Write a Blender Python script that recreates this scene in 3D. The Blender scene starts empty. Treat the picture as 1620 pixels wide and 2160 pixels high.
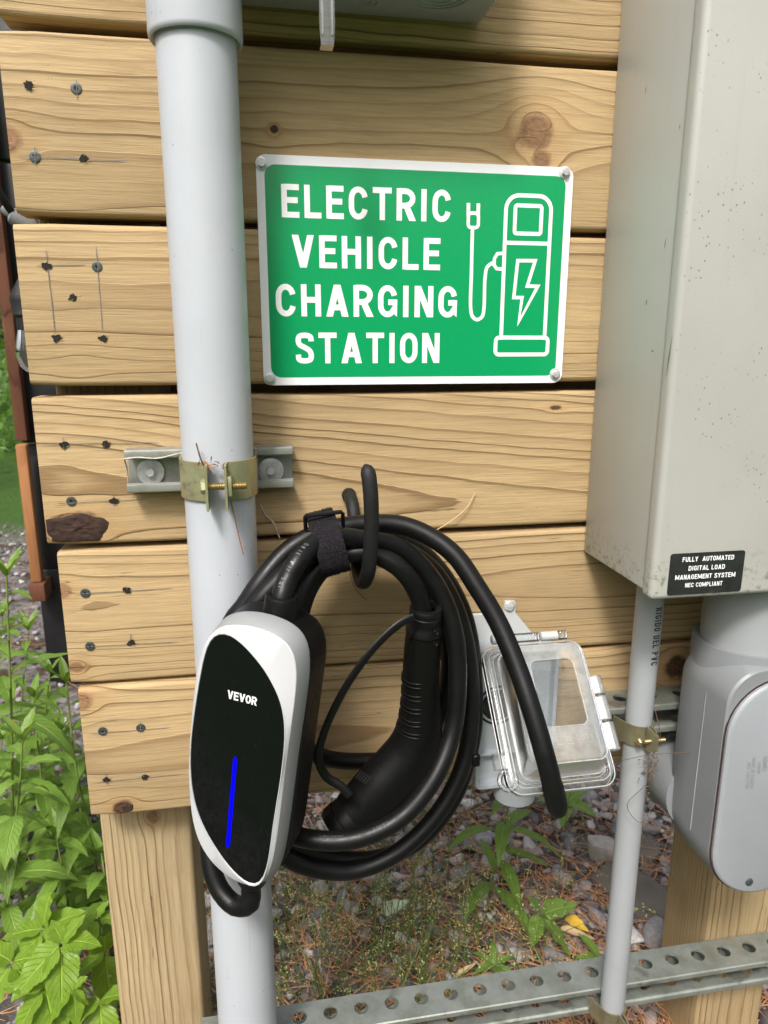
import bpy, bmesh, math, random
import numpy as np
from mathutils import Vector, Matrix, Quaternion, noise as mnoise
random.seed(7); rng = np.random.default_rng(11)
R = math.radians
scene = bpy.context.scene
COL = scene.collection

# ------------------------------------------------------------------ camera, sky, sun, exposure
cam_d = bpy.data.cameras.new('camera')
cam = bpy.data.objects.new('camera', cam_d); COL.objects.link(cam)
cam_d.sensor_fit = 'HORIZONTAL'; cam_d.sensor_width = 36.0; cam_d.lens = 33.69
cam_d.clip_start = 0.02; cam_d.clip_end = 500
cam.matrix_world = Matrix(((0.985028, 0.038781, -0.167976, 0.000000), (-0.172388, 0.230022, -0.957795, -0.686000), (0.001494, 0.972412, 0.233264, 0.950000), (0.000000, 0.000000, 0.000000, 1.000000)))
cam_d.dof.use_dof = True; cam_d.dof.focus_distance = 0.66
cam_d.dof.aperture_fstop = 15
scene.camera = cam

SUN_EL, SUN_AZ = R(51), R(-27)      # azimuth from the viewer's back, negative = viewer's left
sx = math.sin(SUN_AZ) * math.cos(SUN_EL); sy = -math.cos(SUN_AZ) * math.cos(SUN_EL); sz = math.sin(SUN_EL)
world = bpy.data.worlds.new('World'); scene.world = world; world.use_nodes = True
wn = world.node_tree; wn.nodes.clear()
w_out = wn.nodes.new('ShaderNodeOutputWorld'); w_bg = wn.nodes.new('ShaderNodeBackground')
w_sky = wn.nodes.new('ShaderNodeTexSky'); w_sky.sky_type = 'NISHITA'; w_sky.sun_disc = False
w_sky.sun_elevation = SUN_EL; w_sky.sun_rotation = math.atan2(sx, sy)
w_sky.air_density = 1.2; w_sky.dust_density = 7.0; w_sky.ozone_density = 1.0
w_hsv = wn.nodes.new('ShaderNodeHueSaturation'); w_hsv.inputs['Saturation'].default_value = 0.45
wn.links.new(w_sky.outputs[0], w_hsv.inputs['Color']); wn.links.new(w_hsv.outputs[0], w_bg.inputs['Color'])
w_bg.inputs['Strength'].default_value = 0.14
wn.links.new(w_bg.outputs[0], w_out.inputs[0])
sun_d = bpy.data.lights.new('sun', 'SUN'); sun_d.energy = 2.7; sun_d.angle = R(10.5); sun_d.color = (1.0, 0.965, 0.92)
sun = bpy.data.objects.new('sun', sun_d); COL.objects.link(sun)
sun.rotation_euler = Vector((sx, sy, sz)).to_track_quat('Z', 'Y').to_euler()
scene.view_settings.view_transform = 'Standard'; scene.view_settings.look = 'None'
scene.view_settings.exposure = 0.40; scene.view_settings.gamma = 1.0
scene.view_settings.use_curve_mapping = False
try:
    scene.cycles.transparent_max_bounces = 24; scene.cycles.max_bounces = 10
    scene.cycles.caustics_reflective = False; scene.cycles.caustics_refractive = False
    scene.cycles.use_denoising = True
except Exception: pass

# ------------------------------------------------------------------ node helper
class NB:
    """a small expression builder over a material's node tree"""
    def __init__(s, name):
        s.m = bpy.data.materials.new(name); s.m.use_nodes = True
        s.t = s.m.node_tree; s.t.nodes.clear()
        s.out = s.t.nodes.new('ShaderNodeOutputMaterial')
    def set(s, sock, v):
        if v is None: return
        if hasattr(v, 'is_output') or isinstance(v, bpy.types.NodeSocket): s.t.links.new(v, sock)
        elif isinstance(v, (tuple, list)):
            v = tuple(v)
            if sock.type == 'RGBA' and len(v) == 3: v = v + (1,)
            sock.default_value = v
        else: sock.default_value = v
    def nd(s, typ, **kw):
        n = s.t.nodes.new(typ)
        for k, v in kw.items(): setattr(n, k, v)
        return n
    def m1(s, op, a, b=None, c=None, clamp=False):
        n = s.nd('ShaderNodeMath', operation=op); n.use_clamp = clamp
        for i, v in enumerate((a, b, c)):
            if v is not None: s.set(n.inputs[i], v)
        return n.outputs[0]
    def add(s, a, b): return s.m1('ADD', a, b)
    def sub(s, a, b): return s.m1('SUBTRACT', a, b)
    def mul(s, a, b): return s.m1('MULTIPLY', a, b)
    def div(s, a, b): return s.m1('DIVIDE', a, b)
    def xyz(s, a, b, c):
        n = s.nd('ShaderNodeCombineXYZ')
        for i, v in enumerate((a, b, c)): s.set(n.inputs[i], v)
        return n.outputs[0]
    def coord(s, which='Object'):
        return s.nd('ShaderNodeTexCoord').outputs[which]
    def sep(s, v):
        n = s.nd('ShaderNodeSeparateXYZ'); s.set(n.inputs[0], v); return n.outputs
    def scale(s, v, sc):
        n = s.nd('ShaderNodeVectorMath', operation='MULTIPLY'); s.set(n.inputs[0], v); s.set(n.inputs[1], sc); return n.outputs[0]
    def noise(s, v, scale=1.0, detail=2.0, rough=0.5, dist=0.0):
        n = s.nd('ShaderNodeTexNoise'); s.set(n.inputs['Vector'], v); s.set(n.inputs['Scale'], scale)
        s.set(n.inputs['Detail'], detail); s.set(n.inputs['Roughness'], rough); s.set(n.inputs['Distortion'], dist)
        return n.outputs[0]
    def voro(s, v, scale, feature='F1', out=0, rnd=1.0):
        n = s.nd('ShaderNodeTexVoronoi', feature=feature); s.set(n.inputs['Vector'], v); s.set(n.inputs['Scale'], scale)
        s.set(n.inputs['Randomness'], rnd); return n.outputs[out]
    def smooth(s, v, a, b, lo=0.0, hi=1.0):
        n = s.nd('ShaderNodeMapRange', interpolation_type='SMOOTHSTEP'); s.set(n.inputs[0], v)
        for i, q in enumerate((a, b, lo, hi)): s.set(n.inputs[1 + i], q)
        return n.outputs[0]
    def lin(s, v, a, b, lo=0.0, hi=1.0):
        n = s.nd('ShaderNodeMapRange'); s.set(n.inputs[0], v)
        for i, q in enumerate((a, b, lo, hi)): s.set(n.inputs[1 + i], q)
        return n.outputs[0]
    def mix(s, f, a, b, blend='MIX'):
        n = s.nd('ShaderNodeMix', data_type='RGBA', blend_type=blend)
        s.set(n.inputs[0], f); s.set(n.inputs[6], a); s.set(n.inputs[7], b); return n.outputs[2]
    def ramp(s, f, stops):
        n = s.nd('ShaderNodeValToRGB'); e = n.color_ramp.elements
        while len(e) < len(stops): e.new(0.5)
        for q, (p, c) in zip(e, stops):
            q.position = p; q.color = tuple(c) + (1,) if len(c) == 3 else c
        s.set(n.inputs[0], f); return n.outputs[0]
    def bump(s, h, strength=0.3, dist=0.001, prev=None):
        n = s.nd('ShaderNodeBump'); s.set(n.inputs['Height'], h); s.set(n.inputs['Strength'], strength)
        s.set(n.inputs['Distance'], dist)
        if prev is not None: s.set(n.inputs['Normal'], prev)
        return n.outputs[0]
    def pbr(s, col, rough=0.5, metal=0.0, normal=None, spec=0.5, **kw):
        n = s.nd('ShaderNodeBsdfPrincipled')
        s.set(n.inputs['Base Color'], col); s.set(n.inputs['Roughness'], rough); s.set(n.inputs['Metallic'], metal)
        s.set(n.inputs['Specular IOR Level'], spec)
        if normal is not None: s.set(n.inputs['Normal'], normal)
        for k, v in kw.items(): s.set(n.inputs[k.replace('_', ' ')], v)
        return n.outputs[0]
    def done(s, sh):
        s.t.links.new(sh, s.out.inputs[0]); return s.m

M = {}
def simple(name, col, rough=0.5, metal=0.0, var=0.06, vscale=30.0, bump=0.0, bscale=400.0, spec=0.5, dirt=0.0, dirtcol=(.08, .07, .05), dscale=60.0, **kw):
    b = NB(name); co = b.coord()
    n = b.noise(co, vscale, 4, .6)
    c = b.mix(b.lin(n, .3, .7), tuple(x * (1 - var) for x in col), tuple(min(1, x * (1 + var)) for x in col))
    if dirt > 0:
        d = b.smooth(b.noise(co, dscale, 5, .65), .62, .72)
        c = b.mix(b.mul(d, dirt), c, dirtcol)
    nr = b.bump(b.noise(co, bscale, 3, .6), bump, .0006) if bump > 0 else None
    r = b.lin(b.noise(co, vscale * 2.3, 3), .3, .7, max(0, rough - .06), min(1, rough + .06))
    M[name] = b.done(b.pbr(c, r, metal, nr, spec, **kw)); return M[name]

def pvc_pipe():
    b = NB('pvc'); co = b.coord()
    c = b.mix(b.lin(b.noise(co, 9, 4, .6), .3, .7), (.43, .455, .49), (.475, .50, .54))
    scuff = b.mul(b.smooth(b.noise(b.scale(co, (260, 260, 9)), 1.0, 4, .65), .60, .70), b.smooth(b.noise(co, 16, 3), .48, .60))
    c = b.mix(b.mul(scuff, .45), c, (.30, .30, .31))
    sp = b.smooth(b.voro(co, 75), .075, .04)
    c = b.mix(b.mul(sp, .55), c, (.12, .11, .10))
    c = b.mix(b.mul(b.smooth(b.noise(co, 30, 5, .7), .55, .72), .18), c, (.42, .39, .33))
    M['pvc'] = b.done(b.pbr(c, b.lin(b.noise(co, 40, 3), .3, .7, .28, .42), 0, b.bump(b.noise(co, 220, 3), .06, .0006), .45))
pvc_pipe()
simple('pvc_fitting', (.215, .228, .24), .45, var=.05, vscale=18, bump=.05, bscale=500, dirt=.35, dirtcol=(.26, .24, .21), dscale=22)
simple('pvc_cover', (.285, .30, .325), .48, var=.03, vscale=18, bump=.12, bscale=900)
simple('pvc_thin', (.315, .33, .345), .38, var=.05, vscale=15, dirt=.3, dirtcol=(.25, .25, .24))
simple('pvc_box', (.33, .345, .355), .45, var=.06, vscale=20)
simple('box_grey', (.34, .365, .39), .45, var=.04, vscale=30)
simple('plate_grey', (.46, .48, .48), .45, var=.04, vscale=30)
simple('rubber', (.0045, .0045, .0048), .42, var=.2, vscale=60, bump=.08, bscale=600, spec=.30, dirt=.22, dirtcol=(.030, .028, .026), dscale=40)
simple('hook_coat', (.010, .010, .0105), .6, var=.25, vscale=200, bump=.4, bscale=900, spec=.35)
simple('black_plastic', (.004, .004, .0042), .42, var=.1, vscale=100, bump=.05, bscale=1500, spec=.28)
simple('grip_plastic', (.0035, .0035, .0035), .45, var=.1, vscale=100, bump=.15, bscale=1800, spec=.22)
simple('white_plastic', (.52, .525, .545), .28, var=.006, vscale=8, spec=.4)
simple('silver_plastic', (.27, .28, .285), .34, var=.02, vscale=10, metal=.1)
simple('bolt_zinc', (.62, .63, .63), .38, .45, var=.15, vscale=200)
simple('brass_zinc', (.50, .40, .20), .35, .85, var=.2, vscale=300)
simple('screw_grey', (.075, .092, .092), .45, .5, var=.25, vscale=500)
simple('dark_hole', (.010, .008, .006), .9, var=.2)
simple('pencil', (.17, .16, .15), .7, var=.3, vscale=300)
simple('splinter', (.62, .46, .25), .8, var=.1, vscale=300)
simple('bark', (.034, .015, .009), .85, var=.6, vscale=160, bump=.9, bscale=260)
simple('white_print', (.86, .86, .87), .55, var=.02)
simple('logo_print', (.85, .85, .85), .4, var=.01)
simple('dim_print', (.030, .030, .030), .5, var=.05)
simple('cable_print', (.11, .11, .115), .5, var=.1)
simple('ink', (.03, .03, .04), .6, var=.2, vscale=400)
simple('sign_white', (.80, .81, .84), .33, var=.02, vscale=500, bump=.06, bscale=1500)
simple('sign_green', (.004, .30, .100), .20, var=.05, vscale=700, bump=.035, bscale=1400, spec=.5)
simple('sticker', (.016, .018, .018), .5, var=.3, vscale=90, dirt=.35, dirtcol=(.09, .10, .07), dscale=110)
simple('twig', (.12, .07, .035), .8, var=.4, vscale=200)
simple('needle_dry', (.30, .14, .06), .7, var=.3, vscale=200)
simple('web', (.5, .46, .40), .8, var=.2, vscale=300)
simple('flat_rock', (.125, .105, .085), .85, var=.25, vscale=14, bump=.5, bscale=60)
simple('cone', (.16, .065, .035), .8, var=.3, vscale=150)
simple('brown_stain', (.17, .065, .030), .6, var=.25, vscale=25, bump=.2, bscale=80)
simple('orange_stain', (.33, .13, .05), .6, var=.2, vscale=25, bump=.2, bscale=80)
simple('black_paint', (.005, .005, .006), .55, var=.2, vscale=20)
simple('stem_green', (.16, .22, .05), .55, var=.25, vscale=60)
simple('stem_brown', (.10, .07, .035), .6, var=.25, vscale=60)
simple('trunk', (.10, .075, .055), .9, var=.4, vscale=12, bump=.6, bscale=40)
simple('dry_leaf', (.55, .38, .20), .7, var=.15, vscale=60)
simple('yellow_leaf', (.75, .46, .04), .5, var=.15, vscale=60)

def galv(name, col, tint, rough):
    b = NB(name); co = b.coord()
    v = b.voro(co, 90, out=1)
    n = b.noise(co, 35, 5, .65)
    c = b.mix(b.smooth(n, .35, .7), col, tint)
    c = b.mix(b.mul(b.sep(v)[0], .22), c, tuple(q * .6 for q in col))
    st = b.smooth(b.noise(b.scale(co, (1, 1, 2)), 17, 4, .6), .60, .68)
    c = b.mix(b.mul(st, .6), c, (.09, .085, .07))
    r = b.lin(b.noise(co, 60, 4), .3, .7, rough - .08, rough + .12)
    nr = b.bump(b.noise(co, 300, 3), .15, .0005)
    M[name] = b.done(b.pbr(c, r, .55, nr)); return M[name]
galv('galvanised', (.31, .33, .30), (.21, .23, .19), .42)
galv('galvanised_clean', (.40, .41, .38), (.30, .31, .28), .36)
galv('chromate', (.42, .43, .25), (.33, .29, .17), .34)

def cabinet_mat():
    b = NB('cabinet_paint'); co = b.coord()
    n = b.noise(co, 6, 4, .6)
    c = b.mix(b.lin(n, .3, .7), (.385, .385, .36), (.43, .43, .40))
    sp = b.smooth(b.voro(b.scale(co, (1, 1, .75)), 210, out=0), .19, .10)
    clus = b.smooth(b.noise(co, 13, 3, .6), .46, .66)
    x, y, z = b.sep(co)
    frontm = b.smooth(y, -.139, -.1415)
    low = b.smooth(z, .78, .735)
    c = b.mix(b.mul(b.mul(sp, clus), b.lin(frontm, 0, 1, .10, .75)), c, (.10, .115, .06))
    strk = b.smooth(b.noise(b.scale(co, (70, 70, 2.2)), 1.0, 4, .6), .56, .74)
    c = b.mix(b.mul(strk, .16), c, (.33, .30, .22))
    grime = b.mul(low, b.smooth(b.noise(co, 160, 4, .7), .50, .66))
    c = b.mix(b.mul(grime, .75), c, (.13, .115, .05))
    nr = b.bump(b.noise(co, 700, 2, .5), .22, .0006)
    M['cabinet'] = b.done(b.pbr(c, b.lin(n, .3, .7, .34, .46), 0, nr))
cabinet_mat()

def clear_mat(name, frost, tint=(.97, .98, .98), rough=.08, gain=1.0, wavy=False):
    b = NB(name)
    tr = b.nd('ShaderNodeBsdfTransparent'); b.set(tr.inputs[0], tint)
    gl = b.nd('ShaderNodeBsdfGlossy'); b.set(gl.inputs['Roughness'], rough); b.set(gl.inputs['Color'], (1, 1, 1))
    df = b.nd('ShaderNodeBsdfDiffuse'); b.set(df.inputs[0], (.78, .80, .80))
    tl = b.nd('ShaderNodeBsdfTranslucent'); b.set(tl.inputs[0], (.78, .80, .80))
    mx0 = b.nd('ShaderNodeMixShader'); b.set(mx0.inputs[0], .5); b.t.links.new(df.outputs[0], mx0.inputs[1]); b.t.links.new(tl.outputs[0], mx0.inputs[2])
    mx = b.nd('ShaderNodeMixShader')
    b.set(mx.inputs[0], b.lin(b.noise(b.coord(), 90, 4, .6), .3, .7, frost * .75, frost * 1.25) if frost > .01 else frost)
    b.t.links.new(tr.outputs[0], mx.inputs[1]); b.t.links.new(mx0.outputs[0], mx.inputs[2])
    fr = b.nd('ShaderNodeFresnel'); b.set(fr.inputs['IOR'], 1.5)
    mx2 = b.nd('ShaderNodeMixShader'); b.set(mx2.inputs[0], b.m1('MULTIPLY', fr.outputs[0], gain, clamp=True))
    if wavy: b.set(gl.inputs['Normal'], b.bump(b.noise(b.coord(), 120, 3, .6), .35, .002))
    b.t.links.new(mx.outputs[0], mx2.inputs[1]); b.t.links.new(gl.outputs[0], mx2.inputs[2])
    M[name] = b.done(mx2.outputs[0])
clear_mat('clear_frosted', .44, rough=.28)
clear_mat('clear_rim', .13, rough=.10)
clear_mat('pale_highlight', .85, rough=.15)  # whitish, for bright edges painted onto the clear cover
clear_mat('clear_window', .03, rough=.03, gain=3.0, wavy=True)
clear_mat('bulb_glass', .06, (.9, .93, .85), .03)

def glass_black():
    b = NB('black_glass'); co = b.coord()
    sp = b.smooth(b.voro(co, 160), .06, .03)
    c = b.mix(b.mul(sp, .5), (.004, .005, .005), (.10, .10, .10))
    M['black_glass'] = b.done(b.pbr(c, .03, 0, None, .28))
glass_black()
def led():
    b = NB('led_blue'); e = b.nd('ShaderNodeEmission'); b.set(e.inputs[0], (.003, .002, 1.0)); b.set(e.inputs[1], 1.1)
    M['led'] = b.done(e.outputs[0])
led()
def velcro():
    b = NB('velcro'); co = b.coord()
    n = b.noise(co, 1400, 3, .7)
    c = b.mix(b.smooth(n, .45, .7), (.008, .007, .009), (.055, .048, .055))
    M['velcro'] = b.done(b.pbr(c, .95, 0, b.bump(n, 1.0, .0012), .15))
velcro()

def leaf_mat(name, col, dark, trans=.35, veins=True):
    b = NB(name)
    isl = b.nd('ShaderNodeNewGeometry').outputs['Random Per Island']
    uv = b.coord('UV'); u, v, _ = b.sep(uv)
    c = b.mix(b.m1('POWER', isl, 1.2), col, dark)
    c = b.mix(b.mul(b.lin(b.noise(b.coord(), 40, 4), .3, .7), .35), c, tuple(x * .7 for x in col))
    h = None
    if veins:
        au = b.m1('ABSOLUTE', b.sub(u, .5))
        mid = b.smooth(au, .045, .012)
        side = b.m1('FRACT', b.mul(b.sub(v, b.mul(au, .55)), 9.0))
        sv = b.mul(b.smooth(b.m1('ABSOLUTE', b.sub(side, .5)), .42, .5), .55)
        vein = b.m1('MAXIMUM', mid, sv)
        c = b.mix(b.mul(sv, .75), c, tuple(x * .45 for x in col))
        c = b.mix(b.mul(mid, .45), c, tuple(min(1, x * 1.8 + .03) for x in col))
        h = b.bump(b.add(b.mul(vein, -1.0), b.mul(b.noise(b.coord(), 160, 3), .5)), .7, .003)
    p = b.pbr(c, .42, 0, h, .4)
    tl = b.nd('ShaderNodeBsdfTranslucent'); b.set(tl.inputs[0], b.mix(.5, c, (col[0] * 1.6, col[1] * 1.5, col[2] * .5)))
    mx = b.nd('ShaderNodeMixShader'); b.set(mx.inputs[0], trans)
    b.t.links.new(p, mx.inputs[1]); b.t.links.new(tl.outputs[0], mx.inputs[2])
    M[name] = b.done(mx.outputs[0])
leaf_mat('leaf_goldenrod', (.23, .36, .055), (.09, .19, .03))
leaf_mat('leaf_bramble', (.27, .41, .04), (.11, .23, .028))
leaf_mat('leaf_light', (.26, .40, .075), (.13, .25, .045))
leaf_mat('leaf_wood', (.055, .11, .02), (.018, .045, .010), .3, False)
leaf_mat('leaf_lawn', (.16, .30, .05), (.05, .12, .02), .35, False)
leaf_mat('grass_blade', (.15, .22, .05), (.06, .11, .03), .3, False)
leaf_mat('grass_seed', (.62, .62, .30), (.38, .42, .16), .2, False)
leaf_mat('pine_needles', (.62, .31, .14), (.30, .15, .08), .1, False)
leaf_mat('bud_scales', (.75, .30, .13), (.40, .14, .06), .1, False)

def gravel_mat():
    b = NB('gravel_stone'); co = b.coord()
    isl = b.nd('ShaderNodeNewGeometry').outputs['Random Per Island']
    c = b.ramp(isl, [(0, (.075, .069, .071)), (.35, (.21, .196, .200)), (.7, (.34, .322, .325)), (.93, (.48, .46, .45)), (1, (.66, .63, .60))])
    c = b.mix(b.mul(b.lin(b.noise(co, 120, 5, .65), .35, .7), .5), c, (.055, .045, .040))
    M['gravel_stone'] = b.done(b.pbr(c, .8, 0, b.bump(b.noise(co, 180, 4, .6), .5, .002), .3))
gravel_mat()
def ground_mat():
    b = NB('ground_soil'); co = b.coord(); x, y, z = b.sep(co)
    v = b.sep(b.voro(co, 60, out=1))[0]
    g = b.mix(.6, b.mix(b.noise(co, 60, 5, .7), (.035, .028, .024), (.15, .132, .122)), b.mix(v, (.05, .046, .045), (.28, .26, .25)), 'MIX')
    g = b.mix(b.smooth(b.noise(co, 9, 4, .6), .5, .65), g, (.055, .035, .022))
    lawn = b.mix(b.noise(co, 14, 5, .7), (.022, .055, .008), (.065, .125, .022))
    wob = b.mul(b.sub(b.noise(co, 1.5, 3), .5), .8)
    mfront = b.smooth(b.add(y, wob), -.45, -.9)
    mback = b.smooth(b.add(y, wob), 2.7, 3.4)
    mk = b.m1('MAXIMUM', mfront, mback)
    c = b.mix(mk, g, lawn)
    h = b.add(b.noise(co, 55, 5, .7), b.mul(b.voro(co, 45), .6))
    M['ground'] = b.done(b.pbr(c, .9, 0, b.bump(h, .9, .012), .2))
ground_mat()

# ------------------------------------------------------------------ pine: rings of a real log cut by each board, bent around its knots
def wood(name, seed, axis='x', zc=0.0, pith=.06, ring=.0075, warp=.010, pwarp=.03, slope=0.0, knots=(), early=(.475, .340, .178), late=(.130, .061, .019), strength=1.15, freq=1.6, grey=0.0):
    b = NB(name); co = b.coord(); x, y, z = b.sep(co)
    if axis == 'z': l, q = z, x
    else: l, q = x, z
    sv = float(seed) * 7.31
    zz = b.sub(q, zc)
    if slope: zz = b.add(zz, b.mul(l, slope))
    wv = b.noise(b.xyz(b.add(b.mul(l, freq), sv), b.mul(q, 3.0), sv), 1.0, 2.0, .45)
    zz = b.add(zz, b.mul(b.sub(wv, .5), warp * 2))
    wv2 = b.noise(b.xyz(b.add(b.mul(l, 9.0), sv), b.mul(q, 11.0), sv + 3), 1.0, 2.0, .5)
    zz = b.add(zz, b.mul(b.sub(wv2, .5), .0065))
    yv = b.noise(b.xyz(b.add(b.mul(l, freq * .7), sv + 31), sv, 0.0), 1.0, 1.0, .4)
    yy = b.add(b.add(y, pith), b.mul(b.sub(yv, .5), pwarp * 2))
    kmask = None; kcol = None
    for (kx, kz, ka, kst, kdark) in knots:
        dx = b.div(b.sub(l, kx), kst); dz = b.sub(q, kz)
        r2 = b.add(b.mul(dx, dx), b.mul(dz, dz))
        f = b.div(ka * ka * 1.5, b.add(r2, ka * ka * .55)) if kdark > 0 else b.div(ka * ka * .85, b.add(r2, ka * ka))
        zz = b.sub(zz, b.mul(dz, f))
        jit = b.mul(b.sub(b.noise(co, 55, 4, .6), .5), .9)
        rd = b.add(b.div(b.m1('SQRT', r2), ka), jit)
        mk = b.mul(b.smooth(rd, .92, .50), .82 if kdark > .5 else 1.0)
        if kdark < 0: continue
        kn = b.noise(b.xyz(b.mul(l, 190.0), b.mul(q, 190.0), sv), 1.0, 5, .7)
        rings = b.m1('SINE', b.add(b.mul(rd, 19.0), b.mul(kn, 5.0)))
        kb = b.mix(b.lin(rings, -1, 1, .15, .6), (.21 * kdark + .015, .10 * kdark + .008, .052 * kdark + .005), (.37 * kdark + .015, .205 * kdark + .008, .105 * kdark + .005))
        kc = b.mix(b.smooth(kn, .52, .68), kb, (.11 * kdark, .048 * kdark, .022 * kdark))
        edge = b.mul(b.smooth(b.m1('ABSOLUTE', b.sub(rd, .70)), .12, .02), b.smooth(b.noise(co, 60, 2), .42, .6))
        kc = b.mix(b.mul(edge, .6), kc, (.09, .042, .018))
        halo = b.smooth(rd, 2.3, .7)
        if kmask is None: kmask, kcol, khalo = mk, kc, halo
        else:
            kcol = b.mix(mk, kcol, kc); kmask = b.m1('MAXIMUM', kmask, mk); khalo = b.m1('MAXIMUM', khalo, halo)
    rr = b.m1('SQRT', b.add(b.mul(zz, zz), b.mul(yy, yy)))
    fine = b.noise(b.xyz(b.mul(l, 10.0), b.mul(y, 60.0), b.mul(q, 60.0)), 1.0, 3, .6)
    rr = b.add(rr, b.mul(b.sub(fine, .5), .0022))
    sp = b.noise(b.xyz(b.mul(rr, 26.0), sv, 0.0), 1.0, 2.0, .5)
    ph = b.add(b.div(rr, ring), b.mul(sp, 3.2))
    fr = b.m1('FRACT', ph); idx = b.m1('FLOOR', ph)
    wn_ = b.nd('ShaderNodeTexWhiteNoise', noise_dimensions='1D'); b.set(wn_.inputs['W'], b.add(idx, sv))
    rnd = wn_.outputs[0]
    grad = b.smooth(fr, b.lin(rnd, 0, 1, .10, .60), .95)
    shp = b.smooth(fr, b.lin(rnd, 0, 1, .66, .82), .93)
    line = b.mul(b.add(b.mul(grad, .42), b.mul(shp, .62)), b.smooth(fr, 1.0, .965))
    fade = b.lin(b.noise(b.xyz(b.mul(l, 4.0), b.mul(q, 9.0), sv + 9), 1.0, 3), .3, .7, .5, 1.0)
    st = b.mul(b.mul(b.lin(rnd, 0, 1, .40, 1.0), fade), strength)
    line = b.mul(line, st)
    fib = b.noise(b.xyz(b.mul(l, 16.0), b.mul(y, 420.0), b.mul(q, 420.0)), 1.0, 5, .7)
    tone = b.noise(b.xyz(b.mul(l, 2.5), b.mul(y, 8.0), b.add(b.mul(q, 9.0), sv)), 1.0, 3, .5)
    e2 = b.mix(b.lin(tone, .3, .7), tuple(v * .78 for v in early), tuple(min(1, v * 1.12) for v in early))
    c = b.mix(line, e2, late)
    c = b.mix(b.lin(fib, .42, .72, 0.0, .50), c, tuple(v * .48 for v in early), 'MIX')
    stn = b.smooth(b.noise(b.xyz(b.mul(l, 6.0), b.mul(y, 9.0), b.add(b.mul(q, 24.0), sv)), 1.0, 5, .65), .56, .74)
    c = b.mix(b.mul(stn, .30), c, (.27, .165, .065))
    if kmask is not None:
        c = b.mix(b.mul(khalo, .28), c, (.36, .185, .06))
        c = b.mix(kmask, c, kcol)
    if grey: c = b.mix(b.mul(b.smooth(b.noise(co, 11, 4, .6), .45, .7), grey), c, (.30, .27, .21))
    ck = b.noise(b.xyz(b.add(b.mul(l, 5.0), sv), b.mul(y, 30.0), b.mul(q, 210.0)), 1.0, 2, .4)
    chk = b.mul(b.smooth(b.m1('ABSOLUTE', b.sub(ck, .5)), .010, .003), b.smooth(b.noise(b.xyz(b.mul(l, 7.0), b.mul(q, 30.0), sv + 17), 1.0, 2), .60, .68))
    c = b.mix(b.mul(chk, .75), c, (.07, .04, .018))
    grm = b.smooth(b.noise(b.xyz(b.mul(l, 30.0), b.mul(y, 30.0), b.mul(q, 60.0)), 1.0, 6, .75), .60, .78)
    c = b.mix(b.mul(grm, .38), c, (.17, .125, .07))
    spk = b.smooth(b.voro(b.scale(co, (1, 1, 1)), 95), .055, .03)
    c = b.mix(b.mul(spk, .55), c, (.16, .09, .035))
    h = b.add(b.mul(line, .8), b.mul(fib, .55))
    nr = b.bump(h, .75, .0015)
    M[name] = b.done(b.pbr(c, b.lin(fib, .3, .7, .62, .80), 0, nr, .3)); return M[name]

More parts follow.
